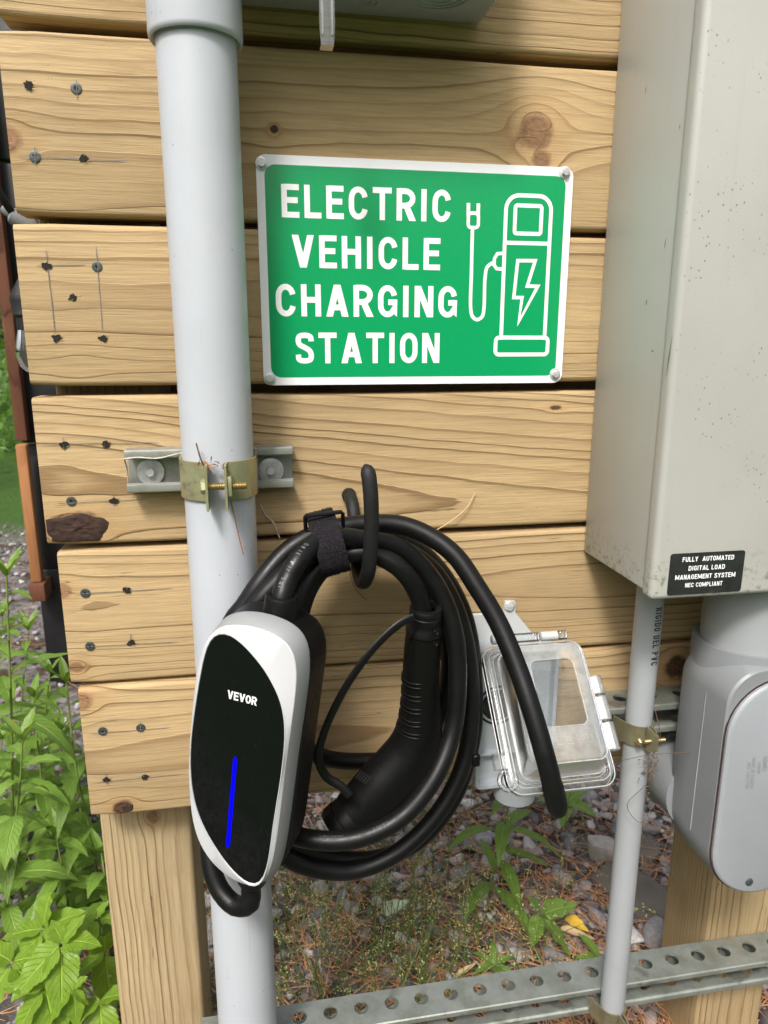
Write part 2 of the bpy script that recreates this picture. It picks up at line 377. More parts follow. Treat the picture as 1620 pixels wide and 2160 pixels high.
# ------------------------------------------------------------------ mesh helpers
def obj(name, me, mat, parent=None, smooth=None):
    o = bpy.data.objects.new(name, me); COL.objects.link(o)
    if mat is not None: me.materials.append(M[mat] if isinstance(mat, str) else mat)
    if parent is not None: o.parent = parent
    if smooth is not None:
        me.shade_smooth()
        if smooth < 179: me.set_sharp_from_angle(angle=R(smooth))
    return o
def tag(o, label=None, cat=None, group=None, kind=None):
    if label: o['label'] = label
    if cat: o['category'] = cat
    if group: o['group'] = group
    if kind: o['kind'] = kind
    return o
def thing(name, loc, label, cat, group=None):
    o = bpy.data.objects.new(name, None); COL.objects.link(o); o.location = loc; o.empty_display_size = .05
    return tag(o, label, cat, group)
def unparented(parent):  # children keep world coordinates although their thing's Empty stands elsewhere
    return Matrix.Translation(-Vector(parent.location)) if parent is not None else Matrix()
class MB:
    def __init__(s): s.v = []; s.f = []; s.uv = {}
    def add(s, vs, fs):
        o = len(s.v); s.v.extend([tuple(v) for v in vs]); s.f.extend([tuple(i + o for i in f) for f in fs]); return o
    def mesh(s, name):
        me = bpy.data.meshes.new(name); me.from_pydata(s.v, [], s.f); me.update(); return me
    def build(s, name, mat, parent=None, smooth=None):
        o = obj(name, s.mesh(name), mat, parent, smooth)
        if parent is not None and parent.parent is None and parent.type == 'EMPTY': o.matrix_parent_inverse = unparented(parent)
        elif parent is not None: o.matrix_parent_inverse = Matrix()
        return o
    # shapes
    def box(s, a, b, bev=0.0, seg=2):
        if bev <= 0:
            x0, y0, z0 = a; x1, y1, z1 = b
            s.add([(x0, y0, z0), (x1, y0, z0), (x1, y1, z0), (x0, y1, z0), (x0, y0, z1), (x1, y0, z1), (x1, y1, z1), (x0, y1, z1)],
                  [(0, 3, 2, 1), (4, 5, 6, 7), (0, 1, 5, 4), (1, 2, 6, 5), (2, 3, 7, 6), (3, 0, 4, 7)]); return s
        bm = bmesh.new(); bmesh.ops.create_cube(bm, size=1.0)
        for v in bm.verts: v.co = Vector([(a[i] + b[i]) / 2 + v.co[i] * (b[i] - a[i]) for i in range(3)])
        bmesh.ops.bevel(bm, geom=bm.edges[:], offset=bev, segments=seg, profile=.5, affect='EDGES')
        s.bm(bm); return s
    def bm(s, bm):
        bm.verts.ensure_lookup_table(); bm.verts.index_update()
        s.add([v.co[:] for v in bm.verts], [[v.index for v in f.verts] for f in bm.faces]); bm.free()
    def sweep(s, path, ra, rb=None, seg=16, up=(0, 0, 1), caps=True, closed=False, flat=None):
        """elliptical section along a path; ra, rb lists or numbers"""
        P = [Vector(p) for p in path]; n = len(P)
        ra = [ra] * n if isinstance(ra, (int, float)) else list(ra)
        rb = ra if rb is None else ([rb] * n if isinstance(rb, (int, float)) else list(rb))
        T = []
        for i in range(n):
            a = P[(i - 1) % n] if (closed or i > 0) else P[0]; c = P[(i + 1) % n] if (closed or i < n - 1) else P[-1]
            t = (c - a); T.append(t.normalized() if t.length > 1e-9 else Vector((0, 0, 1)))
        u = Vector(up) - T[0] * Vector(up).dot(T[0])
        if u.length < 1e-4: u = T[0].orthogonal()
        u.normalize(); rings = []
        for i in range(n):
            if i:
                q = T[i - 1].rotation_difference(T[i]); u = q @ u; u = (u - T[i] * u.dot(T[i])).normalized()
            w = T[i].cross(u)
            rings.append([P[i] + u * (math.cos(2 * math.pi * k / seg) * ra[i]) + w * (math.sin(2 * math.pi * k / seg) * rb[i]) for k in range(seg)])
        vs = [v for r in rings for v in r]; fs = []
        m = n if closed else n - 1
        for i in range(m):
            j = (i + 1) % n
            for k in range(seg): fs.append((i * seg + k, i * seg + (k + 1) % seg, j * seg + (k + 1) % seg, j * seg + k))
        if caps and not closed:
            fs.append(tuple(reversed(range(seg)))); fs.append(tuple(range((n - 1) * seg, n * seg)))
        s.add(vs, fs); return s
    def lathe(s, prof, origin, axis, seg=32, ref=None, cap=True):
        """prof: (radius, along) pairs"""
        A = Vector(axis).normalized(); u = A.orthogonal().normalized() if ref is None else (Vector(ref) - A * Vector(ref).dot(A)).normalized()
        w = A.cross(u); O = Vector(origin); vs = []; fs = []
        for r, h in prof:
            for k in range(seg):
                a = 2 * math.pi * k / seg; vs.append(O + A * h + (u * math.cos(a) + w * math.sin(a)) * r)
        n = len(prof)
        for i in range(n - 1):
            for k in range(seg): fs.append((i * seg + k, i * seg + (k + 1) % seg, (i + 1) * seg + (k + 1) % seg, (i + 1) * seg + k))
        if cap: fs.append(tuple(reversed(range(seg)))); fs.append(tuple(range((n - 1) * seg, n * seg)))
        s.add(vs, fs); return s
    def loft(s, loops, capA=True, capB=True):
        n = len(loops[0]); vs = [v for l in loops for v in l]; fs = []
        for i in range(len(loops) - 1):
            for k in range(n): fs.append((i * n + k, i * n + (k + 1) % n, (i + 1) * n + (k + 1) % n, (i + 1) * n + k))
        if capA: fs.append(tuple(reversed(range(n))))
        if capB: fs.append(tuple(range((len(loops) - 1) * n, len(loops) * n)))
        s.add(vs, fs); return s
def smoothpath(pts, step=.006, closed=False):
    """Catmull-Rom through points, resampled"""
    P = [Vector(p) for p in pts]; out = []
    n = len(P); m = n if closed else n - 1
    for i in range(m):
        p0 = P[(i - 1) % n] if (closed or i) else P[0] * 2 - P[1]; p1 = P[i]; p2 = P[(i + 1) % n]
        p3 = P[(i + 2) % n] if (closed or i + 2 < n) else P[-1] * 2 - P[-2]
        d = max(2, int((p2 - p1).length / step))
        t0 = 0.0; t1 = t0 + max(1e-6, (p1 - p0).length) ** .5; t2 = t1 + max(1e-6, (p2 - p1).length) ** .5; t3 = t2 + max(1e-6, (p3 - p2).length) ** .5
        for k in range(d):
            t = t1 + (t2 - t1) * k / d
            a1 = p0 * ((t1 - t) / (t1 - t0)) + p1 * ((t - t0) / (t1 - t0)); a2 = p1 * ((t2 - t) / (t2 - t1)) + p2 * ((t - t1) / (t2 - t1)); a3 = p2 * ((t3 - t) / (t3 - t2)) + p3 * ((t - t2) / (t3 - t2))
            b1 = a1 * ((t2 - t) / (t2 - t0)) + a2 * ((t - t0) / (t2 - t0)); b2 = a2 * ((t3 - t) / (t3 - t1)) + a3 * ((t - t1) / (t3 - t1))
            out.append(b1 * ((t2 - t) / (t2 - t1)) + b2 * ((t - t1) / (t2 - t1)))
    if not closed: out.append(P[-1])
    return out
def rrect(w, h, r, seg=6, cx=0.0, cy=0.0):
    """rounded rectangle, counter-clockwise in (u, v)"""
    out = []
    for (sx_, sy_, a0) in ((1, 1, 0), (-1, 1, 90), (-1, -1, 180), (1, -1, 270)):
        for k in range(seg + 1):
            a = R(a0 + 90 * k / seg); out.append((cx + sx_ * (w / 2 - r) + r * math.cos(a), cy + sy_ * (h / 2 - r) + r * math.sin(a)))
    return out
def hexhead(mb, c, axis, rad, h, ref=None):
    mb.lathe([(rad, 0), (rad, h * .8), (rad * .86, h)], c, axis, 6, ref)

# ------------------------------------------------------------------ stroke lettering (flat print)
def arcp(cx, cy, rx, ry, a0, a1, n=10):
    return [(cx + rx * math.cos(R(a0 + (a1 - a0) * k / n)), cy + ry * math.sin(R(a0 + (a1 - a0) * k / n))) for k in range(n + 1)]
def glyph(ch, w, t):
    """polylines (centre lines) and polygons for a capital of height 1"""
    L = []; Q = []; h = t / 2; x0, x1, y0, y1 = h, w - h, h, 1 - h; cx = w / 2; rx = cx - h; ry = min(rx * 1.45, .5 - h); s = t * 1.12
    stem = lambda x: L.append([(x, 0), (x, 1)])
    bowl = [(x1, .5 + 0)] 
    if ch in 'ELF':
        stem(x0)
        if ch in 'EF': L.append([(x0, y1), (w, y1)]); L.append([(x0, .525), (w * .92, .525)])
        if ch in 'EL': L.append([(x0, y0), (w, y0)])
    elif ch in 'CGO':
        top = arcp(cx, 1 - h - ry, rx, ry, 0, 180); bot = arcp(cx, h + ry, rx, ry, 180, 360)
        if ch == 'O': L.append(top + bot + [top[0]])
        else:
            sa = math.degrees(math.asin(max(-1, min(1, (.68 - (1 - h - ry)) / ry)))); top = arcp(cx, 1 - h - ry, rx, ry, sa, 180)
            if ch == 'C': L.append(top + arcp(cx, h + ry, rx, ry, 180, 360 - sa))
            else: L.append(top + arcp(cx, h + ry, rx, ry, 180, 330) + [(x1, .20), (x1, .47)]); L.append([(w, .47), (cx + .02, .47)])
    elif ch == 'T': L.append([(0, y1), (w, y1)]); stem(cx)
    elif ch == 'I': stem(cx)
    elif ch == 'H': stem(x0); stem(x1); L.append([(x0, .52), (x1, .52)])
    elif ch == 'N': stem(x0); stem(x1); Q.append([(0, 1), (s, 1), (w, 0), (w - s, 0)])
    elif ch == 'M': stem(x0); stem(x1); Q.append([(0, 1), (s, 1), (cx + s * .45, .12), (cx - s * .45, .12)]); Q.append([(w - s, 1), (w, 1), (cx + s * .45, .12), (cx - s * .45, .12)])
    elif ch == 'V': Q.append([(0, 1), (s, 1), (cx + s * .5, 0), (cx - s * .5, 0)]); Q.append([(w - s, 1), (w, 1), (cx + s * .5, 0), (cx - s * .5, 0)])
    elif ch == 'W':
        for a in (0, cx): Q.append([(a, 1), (a + s, 1), (a + cx / 2 + s * .5, 0), (a + cx / 2 - s * .5, 0)]); Q.append([(a + cx - s, 1), (a + cx, 1), (a + cx / 2 + s * .5, 0), (a + cx / 2 - s * .5, 0)])
    elif ch == 'A': Q.append([(0, 0), (s, 0), (cx + s * .5, 1), (cx - s * .5, 1)]); Q.append([(w - s, 0), (w, 0), (cx + s * .5, 1), (cx - s * .5, 1)]); L.append([(w * .24, .29), (w * .76, .29)])
    elif ch == 'X': Q.append([(0, 0), (s, 0), (w, 1), (w - s, 1)]); Q.append([(0, 1), (s, 1), (w, 0), (w - s, 0)])
    elif ch == 'Y': Q.append([(0, 1), (s, 1), (cx + s * .45, .42), (cx - s * .45, .42)]); Q.append([(w - s, 1), (w, 1), (cx + s * .45, .42), (cx - s * .45, .42)]); L.append([(cx, 0), (cx, .45)])
    elif ch in 'RPB':
        stem(x0); mid = .47; r = (1 - h - mid) / 2
        L.append([(x0, y1), (x1 - r, y1)] + arcp(x1 - r, mid + r, r, r, 90, -90, 10) + [(x0, mid)])
        if ch == 'R': Q.append([(cx - s * .45, mid), (cx + s * .55, mid), (w + .02, 0), (w - s * .98, 0)])
        if ch == 'B': r2 = (mid - h) / 2; L.append(arcp(x1 - r2, h + r2, r2, r2, 90, -90, 10) + [(x0, y0)])
    elif ch == 'D': stem(x0); L.append([(x0, y1), (x1 - rx, y1)] + arcp(x1 - rx, 1 - h - ry, rx, ry, 90, 0) + arcp(x1 - rx, h + ry, rx, ry, 0, -90) + [(x0, y0)])
    elif ch == 'U': L.append([(x0, 1)] + arcp(cx, h + ry, rx, ry, 180, 360) + [(x1, 1)])
    elif ch == 'J': L.append([(x1, 1)] + [(q[0], q[1]) for q in reversed(arcp(cx, h + ry, rx, ry, 180, 360))])
    elif ch == 'S':
        pts = [(x1, .72), (x1 - rx * .12, .86), (cx, y1), (x0 + rx * .18, .87), (x0 + .005, .74), (x0 + rx * .25, .61), (cx, .52), (x1 - rx * .25, .41), (x1 - .005, .27), (x1 - rx * .18, .13), (cx, y0), (x0 + rx * .12, .13), (x0, .29)]
        L.append([(p.x, p.y) for p in smoothpath([(a, c, 0) for a, c in pts], .04)])
    elif ch == '-': L.append([(w * .1, .45), (w * .9, .45)])
    return L, Q
WID = {'I': .22, 'M': .80, 'W': .9, 'V': .62, 'A': .63, 'T': .55, 'E': .50, 'L': .48, 'F': .49, 'J': .50, ' ': .28, 'X': .60, 'Y': .58, '-': .35}
def ribbon(pl, t):
    P = [Vector((p[0], p[1])) for p in pl]
    P = [p for i, p in enumerate(P) if i == 0 or (p - P[i - 1]).length > 1e-7]; n = len(P); out = []
    closed = (P[0] - P[-1]).length < 1e-6
    if closed: P = P[:-1]; n -= 1
    for i in range(n):
        a = P[(i - 1) % n] if (closed or i) else None; c = P[(i + 1) % n] if (closed or i < n - 1) else None
        d1 = (P[i] - a).normalized() if a is not None else None; d2 = (c - P[i]).normalized() if c is not None else None
        if d1 is None: d1 = d2
        if d2 is None: d2 = d1
        n1 = Vector((-d1.y, d1.x)); n2 = Vector((-d2.y, d2.x)); nn = n1 + n2
        nn = nn.normalized() if nn.length > 1e-6 else n1
        k = 1 / max(.35, nn.dot(n1)); out.append((P[i] + nn * (t / 2 * k), P[i] - nn * (t / 2 * k)))
    return out, closed
def finely(pl, m):
    out = [pl[0]]
    for a, b in zip(pl, pl[1:]):
        k = max(1, int(math.hypot(b[0] - a[0], b[1] - a[1]) / m)); out += [(a[0] + (b[0] - a[0]) * i / k, a[1] + (b[1] - a[1]) * i / k) for i in range(1, k + 1)]
    return out
class Flat:
    fine = None      # longest stroke piece, for print that has to bend round a pipe
    """flat print laid in a plane: origin O, right u, up w, lifted along nrm"""
    def __init__(s, O, u, w, nrm): s.O, s.u, s.w, s.n = Vector(O), Vector(u), Vector(w), Vector(nrm); s.mb = MB(); s.k = 0
    def pt(s, a, b, l): return s.O + s.u * a + s.w * b + s.n * l
    def poly(s, pts):
        if s.fine and len(pts) == 4:
            f_ = s.fine; s.fine = None; a, b, c, d = pts; k = 8; L2 = lambda p, q, t: (p[0] + (q[0] - p[0]) * t, p[1] + (q[1] - p[1]) * t)
            for i in range(k): s.poly([L2(a, d, i / k), L2(b, c, i / k), L2(b, c, (i + 1) / k), L2(a, d, (i + 1) / k)])
            s.fine = f_; return
        l = s.k * 4e-6; s.k += 1
        area = sum(pts[i][0] * pts[(i + 1) % len(pts)][1] - pts[(i + 1) % len(pts)][0] * pts[i][1] for i in range(len(pts)))
        if area < 0: pts = list(reversed(pts))
        s.mb.add([s.pt(a, b, l) for a, b in pts], [tuple(range(len(pts)))])
    def line(s, pl, t):
        if s.fine: pl = finely(pl, s.fine)
        rb, closed = ribbon(pl, t); l = s.k * 4e-6; s.k += 1; n = len(rb); vs = []
        for a, b in rb: vs += [s.pt(a.x, a.y, l), s.pt(b.x, b.y, l)]
        fs = [(2 * i + 1, 2 * ((i + 1) % n) + 1, 2 * ((i + 1) % n), 2 * i) for i in range(n if closed else n - 1)]
        s.mb.add(vs, fs)
    def text(s, string, x, y, hgt, wgt=.21, width=None, wmul=1.0, gap=.10):
        ws = [WID.get(c, .56) * wmul for c in string]; tot = sum(ws) + gap * (len(string) - 1)
        k = hgt if width is None else width / tot
        px = x
        for c, w in zip(string, ws):
            L, Q = glyph(c, w, wgt) if c != ' ' else ([], [])
            tx = lambda p: (px + p[0] * k, y + p[1] * hgt)
            for pl in L:
                if k == hgt: s.line([tx(p) for p in pl], wgt * hgt)
                else: s.line([tx(p) for p in pl], wgt * (hgt + k) / 2)
            for q in Q: s.poly([tx(p) for p in q])
            px += (w + gap) * k
        return px
    def build(s, name, mat, parent): return s.mb.build(name, mat, parent)

# ================================================================== THE WALL OF BOARDS
wall = thing('board_wall', (.15, .06, 0), 'tan pine board wall with dark gaps carrying the sign and grey conduits', 'wall')
TH = .038
BOARDS = [  # x0, x1, z0, z1, front y, wood settings
    (-.190, .535, 1.199, 1.338, .000, dict(zc=1.345, pith=.10, ring=.0062, warp=.006, pwarp=.02, slope=.015, strength=1.0)),
    (-.1925, .535, 1.0515, 1.1905, .000, dict(zc=1.085, pith=.050, ring=.0085, warp=.013, pwarp=.035, slope=-.01, strength=.85,
        knots=(((0.2598, 0.0000, 1.1343)[0], (0.2598, 0.0000, 1.1343)[2], .021, 1.15, .62), ((0.2674, 0.0000, 1.1126)[0], (0.2674, 0.0000, 1.1126)[2], .011, 1.2, .62), ((0.0235, 0.0000, 1.1265)[0], (0.0235, 0.0000, 1.1265)[2], .0052, 1.0, .12), ((-0.1940, 0.0000, 1.1094)[0], (-0.1940, 0.0000, 1.1094)[2], .013, 1.3, .9)))),
    (-.1965, .535, .9095, 1.0455, .000, dict(zc=.985, pith=.035, ring=.0080, warp=.010, pwarp=.030, strength=.8,
        knots=(((-0.1547, 0.0000, 0.9277)[0], (-0.1547, 0.0000, 0.9277)[2], .014, 2.0, -1), ((0.3225, 0.0000, 0.9847)[0], (0.3225, 0.0000, 0.9847)[2], .014, 1.8, -1)))),
    (-.1975, .535, .7625, .9000, .001, dict(zc=.800, pith=.045, ring=.0080, warp=.016, pwarp=.04, slope=.07, strength=.95,
        knots=(((-0.1886, 0.0000, 0.8263)[0], (-0.1886, 0.0000, 0.8263)[2], .017, 1.6, -1), ((-0.1705, 0.0000, 0.7800)[0], (-0.1705, 0.0000, 0.7800)[2], .018, 1.7, .35), ((0.2952, 0.0000, 0.8837)[0], (0.2952, 0.0000, 0.8837)[2], .0035, 2.4, .3)))),
    (-.1900, .535, .6210, .7565, .000, dict(zc=.700, pith=.040, ring=.0072, warp=.008, pwarp=.03, strength=.9,
        knots=(((-0.1898, 0.0000, 0.7179)[0], (-0.1898, 0.0000, 0.7179)[2], .010, 1.2, .9), ((-0.1836, 0.0000, 0.6396)[0], (-0.1836, 0.0000, 0.6396)[2], .008, 1.3, .7)))),
    (-.1835, .535, .4735, .6175, -.003, dict(zc=.545, pith=.038, ring=.0095, warp=.012, pwarp=.04, strength=.85,
        knots=(((-0.1816, 0.0000, 0.6040)[0], (-0.1816, 0.0000, 0.6040)[2], .012, 1.5, .85), ((-0.1654, 0.0000, 0.5703)[0], (-0.1654, 0.0000, 0.5703)[2], .016, 1.3, -1), ((-0.1511, 0.0000, 0.4822)[0], (-0.1511, 0.0000, 0.4822)[2], .0115, 1.2, .30), ((0.4575, 0.0000, 0.5891)[0], (0.4575, 0.0000, 0.5891)[2], .020, 1.1, .30)))),
]
def board_mesh(x0, x1, z0, z1, yf, seed, th=TH, r=.0048):
    rs = random.Random(seed); n = 26; prof = []
    for (cy, cz, a0) in ((yf + r, z0 + r, 180), (yf + th - r, z0 + r, 270), (yf + th - r, z1 - r, 0), (yf + r, z1 - r, 90)):
        for k in range(5):
            a = R(a0 + 90 * k / 4); prof.append((cy + r * math.cos(a), cz + r * math.sin(a)))
    loops = []
    for i in range(n + 1):
        x = x0 + (x1 - x0) * i / n
        d0 = .0009 * mnoise.noise((x * 6, seed * 3.1, 0)); d1 = .0009 * mnoise.noise((x * 6, seed * 3.1, 5)); dy = .0006 * mnoise.noise((x * 4, seed, 9))
        sh = .0012 if i in (0, n) else 0.0
        lp = []
        for (py, pz) in prof:
            w = (pz - z0) / (z1 - z0); cz_ = pz + d0 * (1 - w) + d1 * w
            lp.append((x, py + dy + (yf + th / 2 - py) * (sh / th * 2), cz_ + ((z0 + z1) / 2 - cz_) * (sh / (z1 - z0) * 2)))
        loops.append(lp)
    mb = MB(); mb.loft(loops); return mb
boards = []
for i, (x0, x1, z0, z1, yf, kw) in enumerate(BOARDS):
    wm = wood('pine_%d' % i, i + 1, **kw)
    o = board_mesh(x0, x1, z0, z1, yf, i + 1).build('board', wm, wall, 35); boards.append(o)
tag(boards[3], 'board with a dark bark-filled knot at its left end')
tag(boards[1], 'board with a large reddish knot near the cabinet')
# posts behind the boards, and unseen boards of the wall's far side, added to make the gaps dark
wood('pine_post', 21, axis='z', zc=-.088, pith=.012, ring=.0060, warp=.010, pwarp=.012, freq=2.0, strength=1.1, grey=.15, early=(.46, .35, .20), late=(.20, .105, .040), knots=(((-0.1308, 0.0380, 0.4397)[2], (-0.1308, 0.0380, 0.4397)[0], .009, 1.2, .7),))
wood('pine_post_right', 23, axis='z', zc=.60, pith=.045, ring=.0052, warp=.006, pwarp=.025, freq=1.6, strength=1.0, grey=.1, early=(.42, .31, .165), late=(.16, .08, .03))
wood('pine_back', 25, zc=.9, ring=.007, early=(.35, .25, .13))
def post_mesh(x0, x1, y0, y1, z0, z1, bev=.007):
    mb = MB(); mb.box((x0, y0, z0), (x1, y1, z1), bev, 3); return mb
post_mesh(-.187, -.0905, .0385, .128, -.25, 1.40).build('post', M['pine_post'], wall, 40)
post_mesh(.541, .640, .0015, .095, -.25, 1.30).build('post', M['pine_post_right'], wall, 40)
for i in range(5):
    MB().box((-.17, .130, .50 + i * .165), (.53, .155, .655 + i * .165), .003, 1).build('back_board', M['pine_back'], wall, 40)
for x in ((-0.1156, 0.0600, 1.0556)[0], ):
    MB().box((x - .012, .060, .48), (x + .012, .085, 1.35), .002, 1).build('lath', 'plate_grey', wall, 40)

# screws, driver-torn holes and pencil marks, each on its board
def on_board(i, p): return (p[0], BOARDS[i][4], p[2])
def screw_head(i, p, dirty=0):
    x, y, z = on_board(i, p); o = MB()
    o.lathe([(.0046, .0), (.0044, .0007), (.0038, .0009), (.0020, .0008)], (x, y, z), (0, -1, 0), 20, cap=False)
    s = o.build('screw', 'screw_grey', boards[i], 40)
    st = MB(); pts = []
    for k in range(12):
        r = .0021 if k % 2 == 0 else .0014
        pts.append((x + r * math.cos(k * math.pi / 6), y - .00082, z + r * math.sin(k * math.pi / 6)))
    st.add(pts, [tuple(range(12))]); st.build('socket', 'dark_hole', s)
def torn_hole(i, p, r=.0042, light=False):
    x, y, z = on_board(i, p); rs = random.Random(int(p[0] * 9e4) + 3); mb = MB()
    n = 14; pts = []
    for k in range(n):
        a = 2 * math.pi * k / n; rr = r * (.55 + .55 * rs.random()); pts.append((x + rr * 1.1 * math.cos(a), y - .00105, z + rr * .85 * math.sin(a)))
    mb.add(pts, [tuple(range(n))])
    h = mb.build('screw_hole', 'dark_hole', boards[i])
    sp = MB()
    for k in range(9 if light else 6):
        a = rs.uniform(0, 6.28); c = Vector((x + r * .85 * math.cos(a), y - .0002, z + r * .75 * math.sin(a))); t = Vector((rs.uniform(.6, 1), rs.uniform(-.6, -.1), rs.uniform(-.5, .5))) * (.0035 * rs.uniform(.5, 1.1))
        w = Vector((0, -.3, 1)) * .00055
        sp.add([c - w, c + w, c + t, c + t * .6 + Vector((0, .0005, 0))], [(0, 1, 2), (0, 2, 3), (1, 2, 3)])
    sp.build('splinter', 'splinter', boards[i])
def pencil(i, p, q, w=.0006):
    a = Vector(on_board(i, p)); c = Vector(on_board(i, q)); d = (c - a); n = Vector((-d.z, 0, d.x)).normalized(); mb = MB(); N_ = 12; vs = []
    for k in range(N_ + 1):
        pt = a + d * (k / N_) + n * (.0005 * mnoise.noise((k * .7, p[0] * 40, 2))) + Vector((0, -.00085, 0)); ww = w * (.5 + .4 * abs(mnoise.noise((k * 1.3, p[2] * 70, 1)))) * (.35 if k in (0, N_) else 1)
        vs += [pt + n * ww, pt - n * ww]
    mb.add(vs, [(2 * k, 2 * k + 2, 2 * k + 3, 2 * k + 1) for k in range(N_)]); mb.build('pencil_mark', 'pencil', boards[i])
for i, p in ((1, (-0.1357, 0.0000, 1.1492)), (1, (-0.1729, 0.0000, 1.0964)), (3, (-0.1723, 0.0000, 0.8045)), (4, (-0.1680, 0.0000, 0.7151)), (4, (-0.1686, 0.0000, 0.6608)), (2, (-0.1315, 0.0000, 1.0107)), (5, (-0.1640, 0.0000, 0.5707)), (5, (-0.1276, 0.0000, 0.5708))): screw_head(i, p)
for i, p, l in ((1, (-0.1723, 0.0000, 1.1496), 0), (1, (-0.1350, 0.0000, 1.0964), 1), (2, (-0.1727, 0.0000, 1.0107), 0), (2, (-0.1537, 0.0000, 0.9849), 1), (2, (-0.1702, 0.0000, 0.9509), 1), (2, (-0.1320, 0.0000, 0.9506), 0), (3, (-0.1734, 0.0000, 0.8576), 1), (3, (-0.1372, 0.0000, 0.8564), 1),
             (3, (-0.1345, 0.0000, 0.8035), 0), (4, (-0.1304, 0.0000, 0.7157), 0), (4, (-0.1306, 0.0000, 0.6619), 1), (5, (-0.1650, 0.0000, 0.5163), 0), (5, (-0.1280, 0.0000, 0.5159), 0)): torn_hole(i, p, light=bool(l))
for i, a, c in ((1, (-0.1853, 0.0000, 1.0962), (-0.0994, 0.0000, 1.0960)), (1, (-0.1351, 0.0000, 1.1559), (-0.1354, 0.0000, 1.1404)), (1, (-0.1724, 0.0000, 1.1046), (-0.1731, 0.0000, 1.0902)), (2, (-0.1717, 0.0000, 1.0245), (-0.1711, 0.0000, 0.9541)), (2, (-0.1308, 0.0000, 1.0281), (-0.1315, 0.0000, 0.9563)), (2, (-0.1815, 0.0000, 1.0106), (-0.1411, 0.0000, 1.0121)),
             (3, (-0.1906, 0.0000, 0.8580), (-0.0908, 0.0000, 0.8571)), (3, (-0.1881, 0.0000, 0.8028), (-0.1052, 0.0000, 0.8043)), (3, (-0.1736, 0.0000, 0.8641), (-0.1743, 0.0000, 0.8521)), (3, (-0.1347, 0.0000, 0.8112), (-0.1349, 0.0000, 0.7986)), (4, (-0.1787, 0.0000, 0.7148), (-0.0873, 0.0000, 0.7156)), (4, (-0.1747, 0.0000, 0.6608), (-0.0864, 0.0000, 0.6596)),
             (4, (-0.1303, 0.0000, 0.6718), (-0.1309, 0.0000, 0.6585)), (5, (-0.1767, 0.0000, 0.5694), (-0.0992, 0.0000, 0.5685)), (5, (-0.1788, 0.0000, 0.5146), (-0.0894, -0.0000, 0.5149)), (5, (-0.1275, 0.0000, 0.5782), (-0.1279, 0.0000, 0.5666)), (5, (-0.1647, 0.0000, 0.5250), (-0.1650, 0.0000, 0.5103))): pencil(i, a, c)
# bark-filled knot at the end of the fourth board
def bark_patch(i, c, rx, rz, mat, name, seed):
    mb = MB(); n = 40; rings = 9; x, y, z = on_board(i, c); vs = []; xmin = BOARDS[i][0] + .001; zmin = BOARDS[i][2] + .0035
    for j in range(rings + 1):
        for k in range(n):
            a = 2 * math.pi * k / n; f = j / rings; rad = 1 + .34 * mnoise.noise((math.cos(a) * 1.6, math.sin(a) * 1.6, seed)) + .10 * mnoise.noise((math.cos(a) * 5, math.sin(a) * 5, seed)) 
            px, pz = x + rx * f * rad * math.cos(a), z + rz * f * rad * math.sin(a)
            px = max(px, xmin); pz = max(pz, zmin)
            hgt = (.0016 * mnoise.noise((px * 190, pz * 320, seed)) + .0012) * (1 - f ** 6) - .0002
            vs.append((px, y - max(hgt, .00015) if f < 1 else y + .0004, pz))
    fs = [(j * n + k, (j + 1) * n + k, (j + 1) * n + (k + 1) % n, j * n + (k + 1) % n) for j in range(rings) for k in range(n)]
    mb.add(vs, fs); return mb.build(name, mat, boards[i], 60)
bark_patch(3, (-0.1694, 0.0000, 0.7786), .0300, .0140, 'bark', 'bark_knot', 3)
bark_patch(5, (-0.1473, 0.0000, 0.4823), .0065, .0050, 'bark', 'knot_core', 8)

# ================================================================== CABINET, JUNCTION BOX
cab = thing('load_cabinet', (.47, -.07, .73), 'tall beige steel electrical cabinet with black notice at its lower corner', 'electrical cabinet')
CX0, CZ0, CYF = .3345, .7275, -.142
MB().box((CX0, -.128, CZ0 + .004), (.62, -.0015, 1.55), .003, 2).build('body', 'cabinet', cab, 40)
mb = MB(); mb.box((CX0 - .0025, CYF, CZ0), (.623, -.124, 1.56), .0055, 4); mb.build('front_cover', 'cabinet', cab, 40)
for (y0, za, y1, zb, w) in ((-.1385, .955, -.1345, .918, .0007), (-.112, 1.032, -.1105, 1.022, .0005), (-.1035, .942, -.108, .940, .0006), (-.060, 1.16, -.0590, 1.152, .0005), (-.118, 1.115, -.1175, 1.110, .0005), (-.090, .985, -.0888, .978, .0006)):
    d = Vector((0, y1 - y0, zb - za)); n_ = Vector((0, -d.z, d.y)).normalized() * w; a_ = Vector((CX0 - .0003, y0, za)); b_ = Vector((CX0 - .0003, y1, zb)); m_ = (a_ + b_) / 2
    if y0 < -.124: a_.x = b_.x = m_.x = CX0 - .0028
    mb = MB(); mb.add([a_, m_ + n_, b_, m_ - n_], [(0, 1, 2, 3)]); mb.build('scratch', 'stem_brown', cab)
stx0, stx1, stz0, stz1 = .3470, .4187, .7322, .7702
st = MB(); lp = rrect(stx1 - stx0, stz1 - stz0, .0025, 4, (stx0 + stx1) / 2, (stz0 + stz1) / 2)
st.loft([[(a, CYF - .0001, c) for a, c in lp], [(a, CYF - .0005, c) for a, c in lp]], False, True)
sto = st.build('notice', 'sticker', cab); tag(sto, 'black notice with white capital lettering')
def cap_fix(o):
    me = o.data; bm = bmesh.new(); bm.from_mesh(me); bmesh.ops.recalc_face_normals(bm, faces=bm.faces[:]); bm.to_mesh(me); bm.free()
cap_fix(sto)
fl = Flat((stx0, CYF - .0007, stz0), (1, 0, 0), (0, 0, 1), (0, -1, 0))
